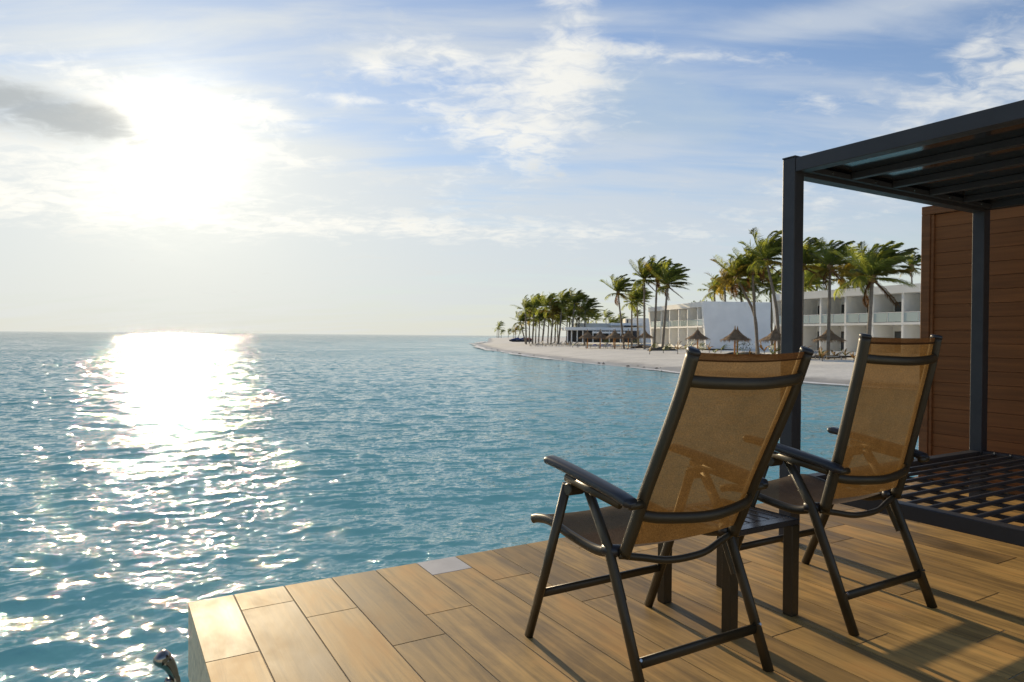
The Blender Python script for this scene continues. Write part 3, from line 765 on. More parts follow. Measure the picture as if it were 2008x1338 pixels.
def hotel_block(A, B, z0, z_slab0, z_slab1, z_f0, z_f1, parts_x, depth, label, slant=0.65, left_wall=None, side_wall=None, recess=2.4):
    """A, B: (lat, dep) of the left and right end of the sea front; rooms open between slanted fins"""
    a, b = far(*A), far(*B); dx = (b - a); L = dx.length; ang = math.atan2(dx.y, dx.x)
    t = thing('hotel_building', label, 'building', (a.x, a.y, z0), ang)
    inn = 1.0                      # local +y points inland
    H = z_f1 - z0; s0 = z_slab0 - z0; s1 = z_slab1 - z0; f0 = z_f0 - z0
    sl = lambda z: slant * (1 - z / H)      # front leans out towards the top
    MB().hexa([(0, sl(f0), f0), (L, sl(f0), f0), (L, depth, f0), (0, depth, f0)], [(0, 0, H), (L, 0, H), (L, depth, H), (0, depth, H)]).build('roof', M_white, t)
    ys_ = slant * 0.45
    MB().box(0.05, L - 0.05, ys_ - 0.06, depth - 0.1, s0, s1).build('floor_slab', M_white, t)
    MB().box(0.05, L - 0.05, recess + sl(0), recess + sl(0) + 0.2, 0, s0 - 0.004).build('back_wall', M_white, t)
    MB().box(0.05, L - 0.05, recess + sl(0), recess + sl(0) + 0.2, s1 + 0.004, f0 - 0.004).build('back_wall', M_white, t)
    MB().box(0.05, L - 0.05, sl(0) + 0.1, depth - 0.1, -0.4, 0.02).build('plinth', M_white, t)
    MB().box(0.05, L - 0.05, depth - 0.3, depth - 0.12, 0.03, f0 - 0.004).build('rear_wall', M_white, t)
    for x, wd in parts_x:
        for za, zb in ((0.03, s0 - 0.003), (s1 + 0.003, f0 - 0.003)):
            MB().box(x - wd / 2, x + wd / 2, ys_, recess + sl(0) - .003, za, zb).build('partition', M_white, t)
    for e, x in ((0, 0.0), (1, L)):
        x0, x1 = (-0.55, -0.003) if e == 0 else (L + 0.003, L + 0.45)
        MB().hexa([(x0, sl(0), -0.4), (x1, sl(0), -0.4), (x1, depth, -0.4), (x0, depth, -0.4)], [(x0, -0.05, H + 0.04), (x1, -0.05, H + 0.04), (x1, depth, H + 0.04), (x0, depth, H + 0.04)]).build('end_wall', M_white, t)
    xs = [0] + [x for x, _ in parts_x] + [L]
    yb = recess + sl(0)
    rb = random.Random(int(L * 100))
    for x0, x1 in zip(xs[:-1], xs[1:]):
        wdt = x1 - x0
        if wdt < 1.6: continue
        for za, zb in ((0.05, s0), (s1, f0)):
            dxx = x0 + 0.28
            dr_ = MB().box(dxx, min(x1 - .2, dxx + 0.80), yb - 0.06, yb - 0.004, za + 0.02, za + 2.1).build('door', M_door, t)
            MB().box(dxx + 0.12, min(x1 - .32, dxx + 0.70), yb - 0.075, yb - 0.062, za + 0.12, za + 1.98).build('pane', M_pane, dr_)
        # glass balustrade in two panes with a rail
        yy = ys_ + 0.03
        for p0, p1 in ((x0 + .12, (x0 + x1) / 2 - .05), ((x0 + x1) / 2 + .05, x1 - .12)):
            g = MB().box(p0, p1, yy, yy + 0.02, s1 + 0.06, s1 + 0.93).build('glass_panel', M_glass, t)
            MB().box(p0 - .05, p1 + .05, yy - 0.02, yy + 0.04, s1 + 0.931, s1 + 0.985).build('rail', M_white, g)
            MB().box(p0 - 0.045, p0 - 0.002, yy - 0.01, yy + 0.03, s1 + 0.004, s1 + 0.93).build('railing_post', M_white, g)
        # a seat left out on the balcony
        cx_ = x0 + wdt * rb.uniform(0.42, 0.55)
        ch = MB().box(cx_, cx_ + .5, yy + 0.9, yy + 1.4, s1 + .38, s1 + .44)
        ch.box(cx_, cx_ + .06, yy + 0.9, yy + 1.4, s1 + .44, s1 + .95)
        for qx in (0.02, 0.45):
            for qy in (0.92, 1.36): ch.box(cx_ + qx, cx_ + qx + .04, yy + qy, yy + qy + .04, s1 + .003, s1 + .379)
        w_ = ch.build('balcony_seat', M_bench, t)
    if side_wall:
        n_ = side_wall
        for q in (0.24, 0.62):
            MB().box(L + 0.453, L + 0.60, depth * q, depth * q + 0.35, H - 0.62, H - 0.02).build('wall_lamp', M_white, t)
    return t


def lerp2(a, b, t): return (a[0] + (b[0] - a[0]) * t, a[1] + (b[1] - a[1]) * t)
# right block: its sea front runs towards us, the near end is behind the screen
P0, P1 = (32.2, 76.0), (37.3, 62.7)
Lr = math.hypot(5.1, 13.3)
hotel_block(lerp2(P0, P1, -0.29), lerp2(P0, P1, 1.33), -0.28, 2.47, 2.70, 5.47, 6.24,
            [((t - -0.29) * Lr, 0.22) for t in (-0.066, 0.167, 0.400, 0.633, 0.867, 1.10)], 11.0,
            'white two storey hotel block with glass balconies, partly behind the daybed post')
Q0, Q1 = (27.2, 98.4), (24.0, 119.6)
Lm = math.hypot(3.2, 21.2)
hotel_block(Q1, Q0, -0.12, 2.55, 2.78, 5.52, 6.24,
            [((1 - t) * Lm, 0.24) for t in (0.087, 0.257, 0.42, 0.595, 0.769)], 10.5,
            'white hotel block with a large blank slanted end wall in the middle of the beach', side_wall=10)

# low white pavilion beyond the palms
def pav(px0, px1, py0, py1, dep, back, name, m, parent, base):
    la0, la1 = col_at(px0, dep), col_at(px1, dep); z1, z0 = z_at((px0 + px1) / 2, py0, dep), z_at((px0 + px1) / 2, py1, dep)
    c4 = [far(la0, dep), far(la1, dep), far(la1, dep + back), far(la0, dep + back)]
    return MB().hexa([(p.x - base.x, p.y - base.y, z0 - base.z) for p in c4], [(p.x - base.x, p.y - base.y, z1 - base.z) for p in c4]).build(name, m, parent)


pb = ground(1180, 150); pav_t = thing('beach_pavilion', 'low white flat roofed pavilion with dark openings behind the thatched shades', 'building', pb)
pav(1108, 1259, 642.4, 648.2, 148, 14, 'roof', M_white, pav_t, pb)
pav(1112, 1256, 648.4, 672, 157, 0.3, 'back_wall', M_dark, pav_t, pb)
pav(1165, 1226, 650.6, 654.2, 144, 3.6, 'awning', M_white, pav_t, pb)
for px in (1112, 1120, 1131, 1142, 1162, 1178, 1194, 1216, 1238, 1254): pav(px, px + 1.7, 648.4, 672, 149, 0.3, 'column', M_white, pav_t, pb)
pav(1196, 1268, 634.0, 638.6, 158, 9, 'upper_roof', M_white, pav_t, pb)
pav(1197, 1267, 638.8, 642.2, 159, 7.5, 'upper_wall', M_cream, pav_t, pb)
pav(1223, 1250, 638.9, 641.8, 158.9, 0.08, 'window', M_dark, pav_t, pb)
pav(1128, 1196, 634.2, 642.2, 160, 8, 'wing', M_cream, pav_t, pb)
pb2 = ground(1255, 175); tow = thing('service_tower', 'plain white block standing highest behind the low pavilion', 'building', pb2)
pav(1237, 1284, 624.6, 672, 172, 10, 'wall', M_white, tow, pb2)
pav(1226, 1236.8, 625.0, 650, 173, 4, 'chimney', M_cream, tow, pb2)
pav(1229.2, 1231.4, 626.5, 634, 172.9, 0.08, 'slot', M_dark, tow, pb2)

# ------------------------------------------------------------------ palms
def f_leaf(trans):
    def fn(t, b, color):
        rnd = t.node('ShaderNodeObjectInfo').outputs['Random']
        pos = t.node('ShaderNodeNewGeometry').outputs['Position']
        k = t.m('MULTIPLY', t.lin(rnd, 0, 1, 0.7, 1.3), t.lin(t.noise(pos, 1.3, 3, 0.6), 0.3, 0.7, 0.7, 1.3))
        cc = t.scale(t.comb(*color), k); t.l.new(cc, b.inputs['Base Color'])
        tr = t.node('ShaderNodeBsdfTranslucent'); t.l.new(t.scale(t.comb(*trans), k), tr.inputs[0])
        mx = t.node('ShaderNodeMixShader'); mx.inputs[0].default_value = 0.55
        t.l.new(b.outputs[0], mx.inputs[1]); t.l.new(tr.outputs[0], mx.inputs[2]); t.l.new(mx.outputs[0], t.n['Material Output'].inputs[0])
    return fn


M_leaf = mat('palm_leaf', (0.110, 0.130, 0.032), 0.42, fn=f_leaf((0.42, 0.45, 0.060)))
M_leaf2 = mat('palm_leaf_yellow', (0.20, 0.17, 0.03), 0.45, fn=f_leaf((0.42, 0.30, 0.03)))
M_dry = mat('palm_leaf_dry', (0.16, 0.085, 0.030), 0.7, fn=f_leaf((0.22, 0.10, 0.02)))
M_trunk = mat('palm_trunk', (0.20, 0.165, 0.125), 0.85, fn=f_mottle(2.0, 0.3, 0.4, 25, stretch=(1, 1, 3)))
M_heart = mat('palm_heart', (0.17, 0.10, 0.035), 0.8, fn=f_mottle(5, 0.4))
BLOW = (RGT * 0.93 + FWD * 0.36).normalized()


def frond_geo(mb, az, el, L, rng, pairs=24, wid=0.055, droop=1.0, wind=1.0):
    """one feather leaf: bowed rib and leaflets trailing with the wind; az measured from the wind direction"""
    side = Vector((-BLOW.y, BLOW.x, 0))
    d = (BLOW * math.cos(az) + side * math.sin(az)) * math.cos(el) + Vector((0, 0, math.sin(el)))
    n = 14; seg_ = L / n; p = Vector((0, 0, 0)); rib = [p.copy()]; dirs = [d.copy()]
    for i in range(n):
        f_ = (i / n)
        d = (d + BLOW * (0.13 * wind * (0.35 + f_)) + Vector((0, 0, -1)) * (0.050 * droop * (0.4 + 1.1 * f_))).normalized()
        p = p + d * seg_; rib.append(p.copy()); dirs.append(d.copy())
    mb.tube(rib, [0.03 * (1 - 0.85 * i / n) for i in range(n + 1)], seg=3, hint=(0, 0, 1), caps=False)
    vs, fs = [], []
    for k in range(pairs):
        f_ = 0.10 + 0.90 * (k + 0.5) / pairs; x = f_ * n; i = min(n - 1, int(x)); u = x - i
        q = rib[i].lerp(rib[i + 1], u); t_ = dirs[i].lerp(dirs[i + 1], u).normalized()
        sd = t_.cross(Vector((0, 0, 1)))
        if sd.length < 0.05: sd = side.copy()
        sd.normalize(); upn = sd.cross(t_)
        ll = L * 0.30 * (0.35 + 0.65 * math.sin(math.pi * min(1, 0.10 + f_ * 0.82))) * rng.uniform(0.8, 1.12)
        for sgn in (-1, 1):
            dl = (sd * sgn * 0.74 + t_ * (0.48 + 0.35 * f_) + upn * 0.10 + BLOW * 0.62 * wind + Vector((0, 0, -0.20 * droop)) + Vector((rng.uniform(-.12, .12), rng.uniform(-.12, .12), rng.uniform(-.12, .12)))).normalized()
            wv = dl.cross(upn)
            wv = (wv.normalized() if wv.length > 0.05 else t_) * wid * (0.75 + 0.5 * math.sin(math.pi * f_))
            mid = q + dl * ll * 0.5 + Vector((0, 0, 0.02)); tip = q + (dl + Vector((0, 0, -0.22 * droop)) + BLOW * 0.18 * wind).normalized() * ll
            o = len(vs); vs += [q - wv * 0.4, q + wv * 0.4, mid + wv * 0.6, tip, mid - wv * 0.6]
            fs += [(o, o + 1, o + 2, o + 3, o + 4)]
    mb.add(vs, fs); return mb


FRONDS = []
rp = random.Random(21)
NAZ = 14
for ring, (el, Lf, dr_) in enumerate(((78, 0.92, 0.8), (56, 1.0, 1.0), (30, 1.05, 1.1), (2, 0.95, 1.4), (-40, 0.75, 1.6))):
    row = []
    for i in range(NAZ):
        az = 2 * math.pi * (i + 0.5 * (ring % 2)) / NAZ
        me = frond_geo(MB(), az, R_(el + rp.uniform(-8, 8)), Lf * rp.uniform(0.9, 1.08), rp, 42, 0.0095, dr_, 1.0).mesh('frond')
        row.append(me)
    FRONDS.append(row)
# the shared leaf meshes are 1 m long; copies in other colours share the same shapes
FR_M = [[me for me in row] for row in FRONDS]
for r_i, row in enumerate(FR_M):
    for i, me in enumerate(row): me.materials.append((M_leaf, M_leaf, M_leaf, M_leaf2 if i % 3 == 0 else M_leaf, M_dry)[r_i])
FR_Y = [me.copy() for me in FR_M[2]]
for me in FR_Y: me.materials.clear(); me.materials.append(M_leaf2)
COUNT = {}


def palm(label, px_c, py_c, px_b, dep, L, seed, full=True, group=None, bend=0.0, nf=34, base_z=None, cat='palm tree'):
    rng = random.Random(seed)
    la_b = col_at(px_b, dep); zb = gz(la_b, dep) if base_z is None else base_z
    B_ = far(la_b, dep, zb); Cc = far(col_at(px_c, dep), dep, z_at(px_c, py_c, dep)) - B_
    t = thing('palm_tree', label, cat, B_, 0, group)
    mid = Cc * 0.5 + RGT * bend
    pth = catmull([Vector((0, 0, -0.25)), Vector((0, 0, 0)) + Cc * 0.06 + RGT * bend * .2, mid, Cc * 0.82 + RGT * bend * .45, Cc], 5 if full else 3)
    m = len(pth); r0 = 0.19 * (L / 3.3) if full else 0.2 * (L / 3.3)
    rd = [r0 * (1.45 if i == 0 else 1.0) * (1 - 0.42 * i / (m - 1)) * (1 + (0.05 if i % 2 else -0.03)) for i in range(m)]
    MB().tube(pth, rd, seg=9 if full else 6).build('trunk', M_trunk, t, smooth=True)
    heart = MB().lathe([(0.10, -0.55), (0.24, -0.30), (0.30, 0.0), (0.22, 0.30), (0.05, 0.62)], 9, Cc, rng)
    for k in range(7):      # nuts
        a_ = rng.uniform(0, 6.28); heart.lathe([(0.02, -.13), (.11, -.06), (.12, .04), (.05, .13), (0.0, .15)], 6, Cc + Vector((0.3 * math.cos(a_), 0.3 * math.sin(a_), -0.28 + rng.uniform(-.12, .1))))
    spec = []
    quota = (0.27, 0.31, 0.23, 0.13, 0.06)
    for ring in range(5):
        n_ = max(1, round(nf * quota[ring])); st = rng.randrange(NAZ)
        for k in range(n_):
            i = (st + round(k * NAZ / n_)) % NAZ
            spec.append((ring, i, rng.uniform(0.85, 1.15) * L))
    if full:
        cr = heart.build('crown', M_heart, t)
        for ring, i, l_ in spec:
            me = FR_Y[i] if (ring == 2 and rng.random() < 0.16) else FR_M[ring][i]
            f = put('frond', me, None, cr, Cc + Vector((0, 0, 0.1 if ring < 3 else -0.12)))
            f.scale = (l_, l_, l_); f.rotation_euler = (rng.uniform(-.1, .1), rng.uniform(-.1, .1), rng.uniform(-.18, .18))
    else:
        m2 = MB()
        for ring, i, l_ in spec:
            az = 2 * math.pi * i / NAZ + rng.uniform(-.2, .2); el = (76, 54, 28, 0, -45)[ring] + rng.uniform(-10, 10)
            sub = frond_geo(MB(), az, R_(el), l_ * (0.92, 1, 1.05, .95, .8)[ring], rng, 22, 0.046 * L / 3.3, (0.8, 1, 1.15, 1.5, 1.6)[ring], 1.0)
            m2.add([Vector(v) + Cc for v in sub.v], sub.f)
        cr = m2.build('crown', M_leaf if rng.random() < 0.85 else M_leaf2, t)
    return t


G1 = 'coconut palms in front of the hotel blocks'
palm('tall slim palm rising behind the thatched shade right of the daybed post', 1626, 524, 1624, 64, 3.1, 1, group=G1)
palm('wide windblown palm with a hanging dry frond before the balconies, nearest the screen', 1709, 545, 1701, 57, 3.6, 2, group=G1, nf=40)
palm('palm with thin straight trunk just right of the daybed post', 1573, 522, 1571, 68, 3.3, 3, group=G1)
palm('tall palm leaning left whose trunk passes behind the daybed post', 1501, 512, 1529, 68, 3.4, 4, group=G1, bend=0.35, nf=40)
palm('palm growing from a swollen root foot before the blank white wall', 1474, 530, 1488, 72, 3.0, 5, group=G1, bend=-0.1)
palm('palm with a strongly bent trunk left of the one with the swollen foot', 1443, 545, 1484, 73, 3.2, 6, group=G1, bend=0.9, nf=40)
palm('small thin palm seen over the roof next to the screen', 1785, 524, 1793, 80, 2.2, 7, group=G1, nf=20, base_z=0.0)
for i, (px, py, dep, L) in enumerate(((1400, 572, 128, 3.6), (1420, 560, 122, 4.0), (1452, 575, 125, 3.6), (1478, 560, 118, 4.2), (1510, 565, 120, 4.0), (1545, 555, 112, 4.0))):
    palm('%s palm from the left of those crowding over the roof of the blank walled block' % ('first', 'second', 'third', 'fourth', 'fifth', 'sixth')[i], px, py, px + 4, dep, L, 30 + i, full=False, group='palms behind the hotel blocks', base_z=0.0, nf=40)
for i, (px, py, dep, L) in enumerate(((1578, 562, 100, 3.6), (1600, 545, 104, 3.6), (1650, 545, 100, 3.6), (1672, 556, 104, 3.4), (1690, 540, 100, 3.2))):
    palm('%s palm from the left of those behind the roof of the balcony block' % ('first', 'second', 'third', 'fourth', 'fifth')[i], px, py, px + 3, dep, L, 50 + i, full=False, group='palms behind the hotel blocks', base_z=0.0, nf=40)
G2 = 'palms left of the middle hotel block'
for i, (px, py, pb_, dep, L) in enumerate(((1211, 574, 1224, 116, 3.3), (1238, 594, 1239, 122, 3.2), (1262, 548, 1264, 108, 3.6), (1248, 590, 1252, 124, 3.3), (1287, 548, 1283, 106, 3.8), (1308, 560, 1299, 102, 3.8))):
    palm(('leftmost palm of the group before the pavilion, crown reaching left', 'shorter palm close right of the leftmost one before the pavilion', 'tall straight palm in the middle of the group before the pavilion',
          'shorter palm tucked left of the tall straight one before the pavilion', 'tall palm at the left end of the blank walled block', 'palm with fronds spreading far right before the left balconies')[i], px, py, pb_, dep, L, 70 + i, full=i in (0, 2, 4, 5), group=G2)
G3 = 'palms along the far beach'
row = [(1020, 632, 1031, 178, 3.4), (1030, 609, 1032, 172, 3.9), (1047, 603, 1044, 168, 4.0), (1058, 625, 1056, 165, 3.4), (1070, 602, 1063, 160, 4.0), (1084, 616, 1080, 158, 3.8), (1093, 632, 1094, 165, 3.0), (1102, 596, 1095, 156, 3.8),
       (1112, 622, 1111, 160, 3.2), (1126, 596, 1119, 152, 4.0), (1136, 622, 1132, 158, 3.4), (1147, 610, 1146, 150, 3.8)]
row += [(1038, 624, 1038, 184, 3.6), (1051, 634, 1050, 180, 3.2), (1076, 626, 1074, 176, 3.4), (1090, 612, 1088, 172, 3.6), (1118, 610, 1115, 168, 3.6), (1154, 624, 1152, 166, 3.2)]
row.sort()
ordn = ['first', 'second', 'third', 'fourth', 'fifth', 'sixth', 'seventh', 'eighth', 'ninth', 'tenth', 'eleventh', 'twelfth', 'thirteenth', 'fourteenth', 'fifteenth', 'sixteenth', 'seventeenth', 'eighteenth']
for i, (px, py, pb_, dep, L) in enumerate(row):
    palm('%s crown from the left in the dense row of palms on the far beach' % ordn[i], px, py, pb_, dep, L, 100 + i, full=False, group=G3, nf=28)
for i, (px, py, dep, L) in enumerate(((1168, 627, 190, 2.8), (1188, 624, 196, 2.8), (1196, 634, 186, 2.2), (1206, 636, 186, 2.4), (1215, 630, 188, 2.6), (1245, 622, 190, 2.6))):
    palm('%s small distant palm from the left showing over the pavilion roof' % ordn[i], px, py, px, dep, L, 130 + i, full=False, group='small palms behind the pavilion', nf=18, base_z=0.2)
for i, (px, py, pb_, dep, L) in enumerate(((975, 647, 974.5, 380, 3.0), (978, 641, 978, 372, 3.8), (983, 653, 982.5, 376, 2.6), (997, 652, 996.5, 360, 2.6), (1007, 652, 1006.5, 330, 2.6), (1011, 648, 1010, 320, 3.0), (1020, 650, 1016, 300, 3.0))):
    palm('%s lone little palm from the left on the sandy point' % ordn[i], px, py, pb_, dep, L, 150 + i, full=False, group='lone palms on the sandy point', nf=15, base_z=0.15)

# ------------------------------------------------------------------ low green beyond the roofs
M_bush = mat('bush_leaf', (0.045, 0.065, 0.018), 0.5, fn=f_leaf((0.10, 0.12, 0.015)))
def leaf_cloud(mb, c_, rx, ry, rz, n, s, rng):
    for _ in range(n):
        while True:
            u = Vector((rng.uniform(-1, 1), rng.uniform(-1, 1), rng.uniform(-1, 1)))
            if 0.15 < u.length < 1: break
        p = c_ + Vector((u.x * rx, u.y * ry, u.z * rz)); a = Vector((rng.gauss(0, 1), rng.gauss(0, 1), rng.gauss(0, 1))).normalized()
        b = a.orthogonal().normalized(); b2 = a.cross(b) * 0.4
        k = s * rng.uniform(.6, 1.4); mb.add([p - b * k, p + b2 * k, p + b * k, p - b2 * k], [(0, 1, 2, 3)])
    return mb


for i, (px, py, dep, rx, rz) in enumerate(((1430, 590, 135, 8, 3.2), (1490, 588, 130, 8, 3.4), (1590, 572, 112, 6, 3.0), (1655, 566, 110, 6, 3.0))):
    rng = random.Random(200 + i); la = col_at(px, dep); B_ = far(la, dep, -0.1); h = z_at(px, py, dep) + 0.1
    t = thing('broadleaf_tree', ('dark bushy tree filling the gap under the leftmost roof palms', 'dark bushy tree behind the right end of the blank white wall', 'dark bushy tree over the balcony roof just right of the daybed post', 'dark bushy tree behind the roof between the two front palms')[i], 'tree', B_, 0, 'bushy trees behind the roofs')
    MB().tube([(0, 0, -0.2), (0.1, 0, h * .4), (0, 0.1, h * .8)], [0.3, .24, .12], seg=7).build('trunk', M_trunk, t)
    m2 = MB()
    for k in range(9): leaf_cloud(m2, Vector((rng.uniform(-.7, .7) * rx, rng.uniform(-.7, .7) * rx, h - rz * 0.8 + rng.uniform(-.5, .4) * rz)), rx * .42, rx * .42, rz * .5, 240, 0.26, rng)
    m2.build('crown', M_bush, t)

# ------------------------------------------------------------------ thatched shades
M_thatch = mat('thatch', (0.29, 0.19, 0.105), 0.95, fn=f_mottle(3, 0.4, 0.6, 30, stretch=(1, 1, 0.4)))
M_pole = mat('shade_pole', (0.52, 0.23, 0.06), 0.7, fn=f_mottle(3, 0.3))


def shade_meshes(seed):
    rng = random.Random(seed); roof = MB(); R0, H = 1.48, 1.12
    for k, (r1, z1, r0, z0) in enumerate(((0.50, 0.62, 0.04, 1.18), (1.00, 0.27, 0.34, 0.76), (R0, 0.0, 0.78, 0.42))):
        roof.lathe([(r0, z0), ((r0 + r1) / 2, (z0 + z1) / 2 - 0.03), (r1, z1)], 22, (0, 0, 0), rng)
        for j in range(int(90 * r1)):       # straw ends
            a = rng.uniform(0, 6.283); rr_ = r1 * rng.uniform(.93, 1.02); w2 = rng.uniform(.015, .04); dl = rng.uniform(.12, .34) * (1.25 if k == 2 else .6)
            ca, sa = math.cos(a), math.sin(a); p = Vector((rr_ * ca, rr_ * sa, z1 + .05)); tt = Vector((-sa, ca, 0)) * w2
            roof.add([p - tt, p + tt, p + Vector((ca * .10, sa * .10, -dl)) + Vector((rng.uniform(-.05, .05), rng.uniform(-.05, .05), 0))], [(0, 1, 2)])
        for j in range(int(140 * r1)):      # loose straws lying on the cone
            a = rng.uniform(0, 6.283); f_ = rng.uniform(0.1, 1); rr_ = r0 + (r1 - r0) * f_; zz = z0 + (z1 - z0) * f_ + .03; ca, sa = math.cos(a), math.sin(a)
            d_ = Vector((ca * (r1 - r0), sa * (r1 - r0), z1 - z0)).normalized(); tt = Vector((-sa, ca, 0)) * .025; p = Vector((rr_ * ca, rr_ * sa, zz))
            roof.add([p - tt, p + tt, p + d_ * rng.uniform(.2, .5) + Vector((0, 0, .03))], [(0, 1, 2)])
    tuft = MB().lathe([(0.15, -0.10), (0.09, 0.05), (0.05, 0.30), (0.0, 0.42)], 9, (0, 0, 1.14), rng)
    pole = MB().tube([(0, 0, -0.25), (0.01, 0, 1.2), (0, 0, 2.9)], [0.105, 0.09, 0.075], seg=10)
    return roof.mesh('roof'), tuft.mesh('tuft'), pole.mesh('pole', smooth=True)


SH = [shade_meshes(i) for i in range(3)]
for trio in SH: trio[0].materials.append(M_thatch); trio[1].materials.append(M_thatch); trio[2].materials.append(M_pole)
GS = 'thatched shades on the beach'
shades = [(1625, 66, 'large thatched shade before the balconies, right of the daybed post'), (1520, 66, 'thatched shade half hidden behind the daybed post'),
          (1441, 72, 'front one of the two overlapping thatched shades before the blank wall'), (1446, 79, 'rear one of the two overlapping thatched shades before the blank wall'), (1368, 85, 'lone thatched shade before the left corner of the blank wall'),
          (1577, 80, 'thatched shade peeping out right of the daybed post'),
          (1265, 112, 'rightmost thatched shade of the row before the pavilion'), (1232, 114, 'thatched shade second from the right before the pavilion'), (1206, 112, 'middle thatched shade of the row before the pavilion'),
          (1203.5, 124, 'thatched shade hiding behind the middle one of the row'), (1177, 116, 'thatched shade second from the left before the pavilion'), (1152, 118, 'leftmost thatched shade of the row before the pavilion')]
for i, (px, dep, lab) in enumerate(shades):
    g = ground(px, dep); t = thing('thatched_shade', lab, 'beach umbrella', g, i * 1.7, GS)
    ro, tu, po = SH[i % 3]
    put('pole', po, None, t); o = put('thatch_roof', ro, None, t, (0, 0, 1.78)); put('tuft', tu, None, o)

# ------------------------------------------------------------------ loungers
M_lng = mat('lounger_fabric', (0.44, 0.40, 0.34), 0.8); M_lng2 = mat('lounger_blue', (0.05, 0.10, 0.42), 0.7)
def lounger_mesh(raise_):
    m_ = MB().box(-.32, .32, -0.1, 1.25, .30, .37)
    c_, s_ = math.cos(raise_), math.sin(raise_)
    m_.hexa([(-.32, -0.1, .30), (.32, -0.1, .30), (.32, -0.1 - .75 * c_, .30 + .75 * s_), (-.32, -0.1 - .75 * c_, .30 + .75 * s_)], [(-.32, -0.08, .37), (.32, -0.08, .37), (.32, -0.08 - .75 * c_, .37 + .75 * s_), (-.32, -0.08 - .75 * c_, .37 + .75 * s_)])
    for x in (-.28, .28):
        for y in (-0.35, 1.1): m_.box(x - .03, x + .03, y - .03, y + .03, -.1, .299)
    return m_.mesh('sun_lounger')
LM = [lounger_mesh(R_(q)) for q in (35, 55, 12)]
for me in LM: me.materials.append(M_lng)
rl = random.Random(77)
spots = [(1589, 64, 'lounger left of the large thatched shade'), (1642, 63, 'lounger right of the large thatched shade')]
spots += [(px, dep, 'pale lounger in the back row under the far beach palms, %s from the left' % q) for q, (px, dep) in zip(ordn, [(1048 + 7.2 * i + rl.uniform(-2, 2), 150 + rl.uniform(-5, 9)) for i in range(13)])]
spots += [(px, dep, 'pale lounger in the front row under the far beach palms, %s from the left' % q) for q, (px, dep) in zip(ordn, [(1052 + 8.5 * i + rl.uniform(-2, 2), 138 + rl.uniform(-4, 4)) for i in range(10)])]
spots += [(px, dep, 'pale lounger among the row of thatched shades, %s from the left' % q) for q, (px, dep) in zip(ordn, ((1145, 120), (1163, 116), (1170, 120), (1186, 114), (1196, 120), (1214, 113), (1222, 117), (1241, 113), (1250, 118), (1276, 112)))]
for i, (px, dep, lab) in enumerate(spots):
    g = ground(px, dep); o = put('sun_lounger', LM[i % 3], None, None, g); o.rotation_euler = (0, 0, R_(60 + rl.uniform(-25, 25)))
    tag(o, lab, 'sun lounger', 'loungers on the beach')
for i, px in enumerate((1166, 1181, 1195)):
    g = ground(px, 128); o = put('sun_lounger', LM[2].copy(), None, None, g); o.data.materials.clear(); o.data.materials.append(M_lng2); o.rotation_euler = (0, 0, R_(-30))
    tag(o, '%s blue cushioned lounger behind the row of thatched shades' % ('left', 'middle', 'right')[i], 'sun lounger', 'loungers on the beach')

# ------------------------------------------------------------------ covered boats on the sandy point
M_tarp = mat('blue_tarp', (0.045, 0.07, 0.20), 0.55, fn=f_mottle(1.2, 0.5)); M_hull = mat('dark_hull', (0.03, 0.03, 0.035), 0.5)
def boat(px, dep, L, lab, m):
    g = ground(px, dep); t = thing('beached_boat', lab, 'boat', g, -YAW * math.pi / 180, 'boats drawn up on the sandy point')
    MB().tube([(-L / 2, 0, .75), (-L * .42, 0, .5), (-L * .2, 0, .38), (L * .3, 0, .38), (L / 2, 0, .45)], [.06, .5, .8, .85, .7], [.05, .3, .38, .38, .36], 10, hint=(0, 1, 0)).build('hull', M_hull, t, smooth=True)
    MB().tube([(-L * .36, 0, .8), (-L * .1, 0, .95), (L * .15, 0, 1.15), (L * .46, 0, .82)], [.35, .6, .62, .4], [.12, .3, .42, .15], 9, hint=(0, 1, 0)).build('cover', m, t)
    return t
boat(1011, 232, 4.6, 'blue covered boat drawn up farthest left on the sandy point', M_tarp)
boat(1024, 228, 4.2, 'covered boat next to the palms on the sandy point', M_tarp)
boat(1034, 226, 3.6, 'boat with a reddish cover half behind the palm trunks', mat('red_tarp', (0.25, 0.05, 0.04), 0.6, fn=f_mottle(1.2, 0.4)))

# ------------------------------------------------------------------ young plants on the sand
M_yng = mat('young_leaf', (0.16, 0.22, 0.025), 0.45, fn=f_leaf((0.30, 0.34, 0.02))); M_org = mat('young_leaf_orange', (0.34, 0.19, 0.03), 0.5, fn=f_leaf((0.45, 0.24, 0.02)))
M_bed = mat('planting_soil', (0.10, 0.075, 0.05), 0.95, fn=f_mottle(2, 0.5, 0.6, 12))


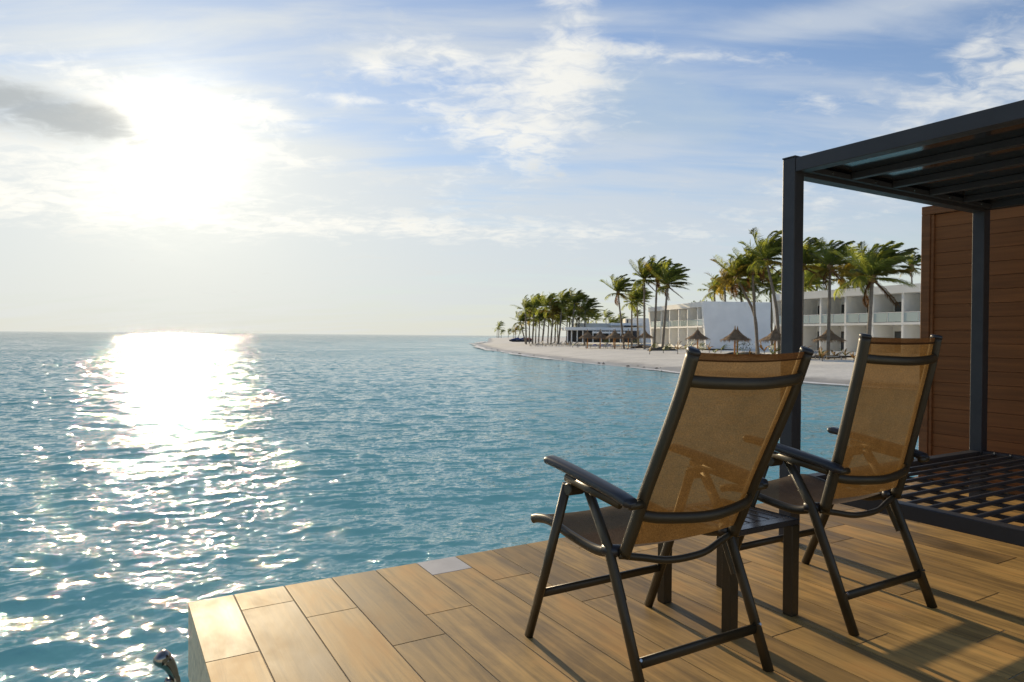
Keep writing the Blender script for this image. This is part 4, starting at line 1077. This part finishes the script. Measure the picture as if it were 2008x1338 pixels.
def young(px, dep, h, kind, lab, seed):
    rng = random.Random(seed); g = ground(px, dep); t = thing('young_palm' if kind != 2 else 'shrub', lab, 'plant' if kind != 2 else 'shrub', g, 0, 'young plants on the sand')
    if kind == 2:
        m2 = MB(); leaf_cloud(m2, Vector((0, 0, h * .6)), h * .5, h * .5, h * .42, 150, 0.09, rng); m2.build('foliage', M_bush, t)
        MB().tube([(0, 0, -.1), (0.02, 0, h * .5)], .03, seg=6).build('stem', M_trunk, t); return
    MB().tube([(0, 0, -.1), (0.02, 0, h * .28)], [.05, .035], seg=6).build('stem', M_trunk, t)
    for k in range(rng.randint(4, 6)):
        az = rng.uniform(0, 6.28); el = R_(rng.uniform(35, 82))
        lf = MB(); side = Vector((-BLOW.y, BLOW.x, 0)); d = (BLOW * math.cos(az) + side * math.sin(az)) * math.cos(el) + Vector((0, 0, math.sin(el)))
        p = Vector((0.02, 0, h * .26)); rib = [p.copy()]
        for _ in range(6):
            d = (d + BLOW * .16 + Vector((0, 0, -.13))).normalized(); p = p + d * (h * .8 / 6) * rng.uniform(.9, 1.1); rib.append(p.copy())
        lf.tube(rib, [.02, .08, .11, .10, .08, .05, .01], [.01] * 7, 6, hint=(0.3, 0.9, 0.1))
        lf.build('leaf', M_org if (kind == 1 or rng.random() < .25) else M_yng, t)


yl = [(1274, 84, 1.0, 0, 'short bright green seedling alone on the sand right of the row of shades'), (1301, 88, 1.1, 0, 'green and orange seedling on the sand before the left balconies'), (1230, 104, 1.1, 0, 'green seedling between two shades of the far row'),
      (1123, 128, 1.1, 0, 'small yellow green seedling under the far palms'), (1112, 134, 1.0, 1, 'small orange seedling under the far palms'), (1329, 84, 1.9, 1, 'tall reddish young palm left of the lone shade'),
      (1346, 90, 1.7, 0, 'yellow green young palm left of the lone shade'), (1356, 88, 1.8, 0, 'leafy young palm touching the lone shade'), (1391, 86, 1.6, 1, 'dry young palm right of the lone shade'), (1402, 78, 1.1, 0, 'low green seedling in front of the blank wall'),
      (1414, 84, 1.6, 0, 'slender young palm before the blank wall'), (1446, 66, 0.9, 0, 'low yellow seedling beneath the two overlapping shades'), (1470, 70, 1.1, 1, 'orange leaved seedling right of the two overlapping shades'),
      (1457, 76, 2.0, 2, 'round dark green shrub right of the two overlapping shades'), (1499, 74, 1.9, 1, 'orange leaved young palm right of the swollen palm foot'), (1515, 66, 1.7, 0, 'bright green young palm beside the daybed post'),
      (1575, 68, 1.6, 1, 'yellow leaved young palm right of the daybed post'), (1607, 63, 1.4, 0, 'green young palm left of the large thatched shade'), (1613, 60, 1.3, 1, 'orange leaved young palm in front of the large shade'), (1637, 63, 1.5, 1, 'drooping orange young palm under the large shade'),
      (1658, 64, 1.4, 0, 'bright green spiky young palm right of the large shade'), (1675, 60, 0.9, 1, 'small orange plant beside the farther chair back'),
      (1310, 96, 1.1, 2, 'low shrub before the left balconies'), (1285, 104, 1.2, 2, 'low dark shrub at the left end of the blank walled block'), (1248, 122, 1.7, 2, 'shrub behind the right end of the row of shades'), (1190, 124, 1.5, 2, 'shrub behind the middle of the row of shades'), (1378, 92, 1.2, 2, 'low shrub at the corner of the blank wall')]
for i, a in enumerate(yl): young(*a, 300 + i)
# dark planted mounds along the foot of the buildings
def mound(px0, px1, dep, h, nm, seed):
    rng = random.Random(seed); la0, la1 = col_at(px0, dep), col_at(px1, dep); n_ = max(6, int((la1 - la0) / .5)); vs, fs = [], []
    for i in range(n_ + 1):
        la = la0 + (la1 - la0) * i / n_; e = math.sin(math.pi * i / n_) ** .4
        for dd, hh in ((-1.2, -.12), (-.6, .6), (0, 1), (.8, .8), (1.6, -.12)):
            d_ = dep + dd * e + rng.uniform(-.15, .15); vs.append(far(la, d_, gz(la, d_) + (h * hh * e * rng.uniform(.6, 1.2) if hh > 0 else hh)))
    for i in range(n_):
        for k in range(4): fs.append((i * 5 + k, i * 5 + k + 1, i * 5 + k + 6, i * 5 + k + 5))
    tag(MB().add(vs, fs).build('planting_mound', M_bed), kind='structure')
mound(1268, 1330, 98, .55, 'mound', 1); mound(1395, 1520, 76, .35, 'mound', 2); mound(1575, 1660, 69, .3, 'mound', 3); mound(1235, 1285, 118, .5, 'mound', 4)
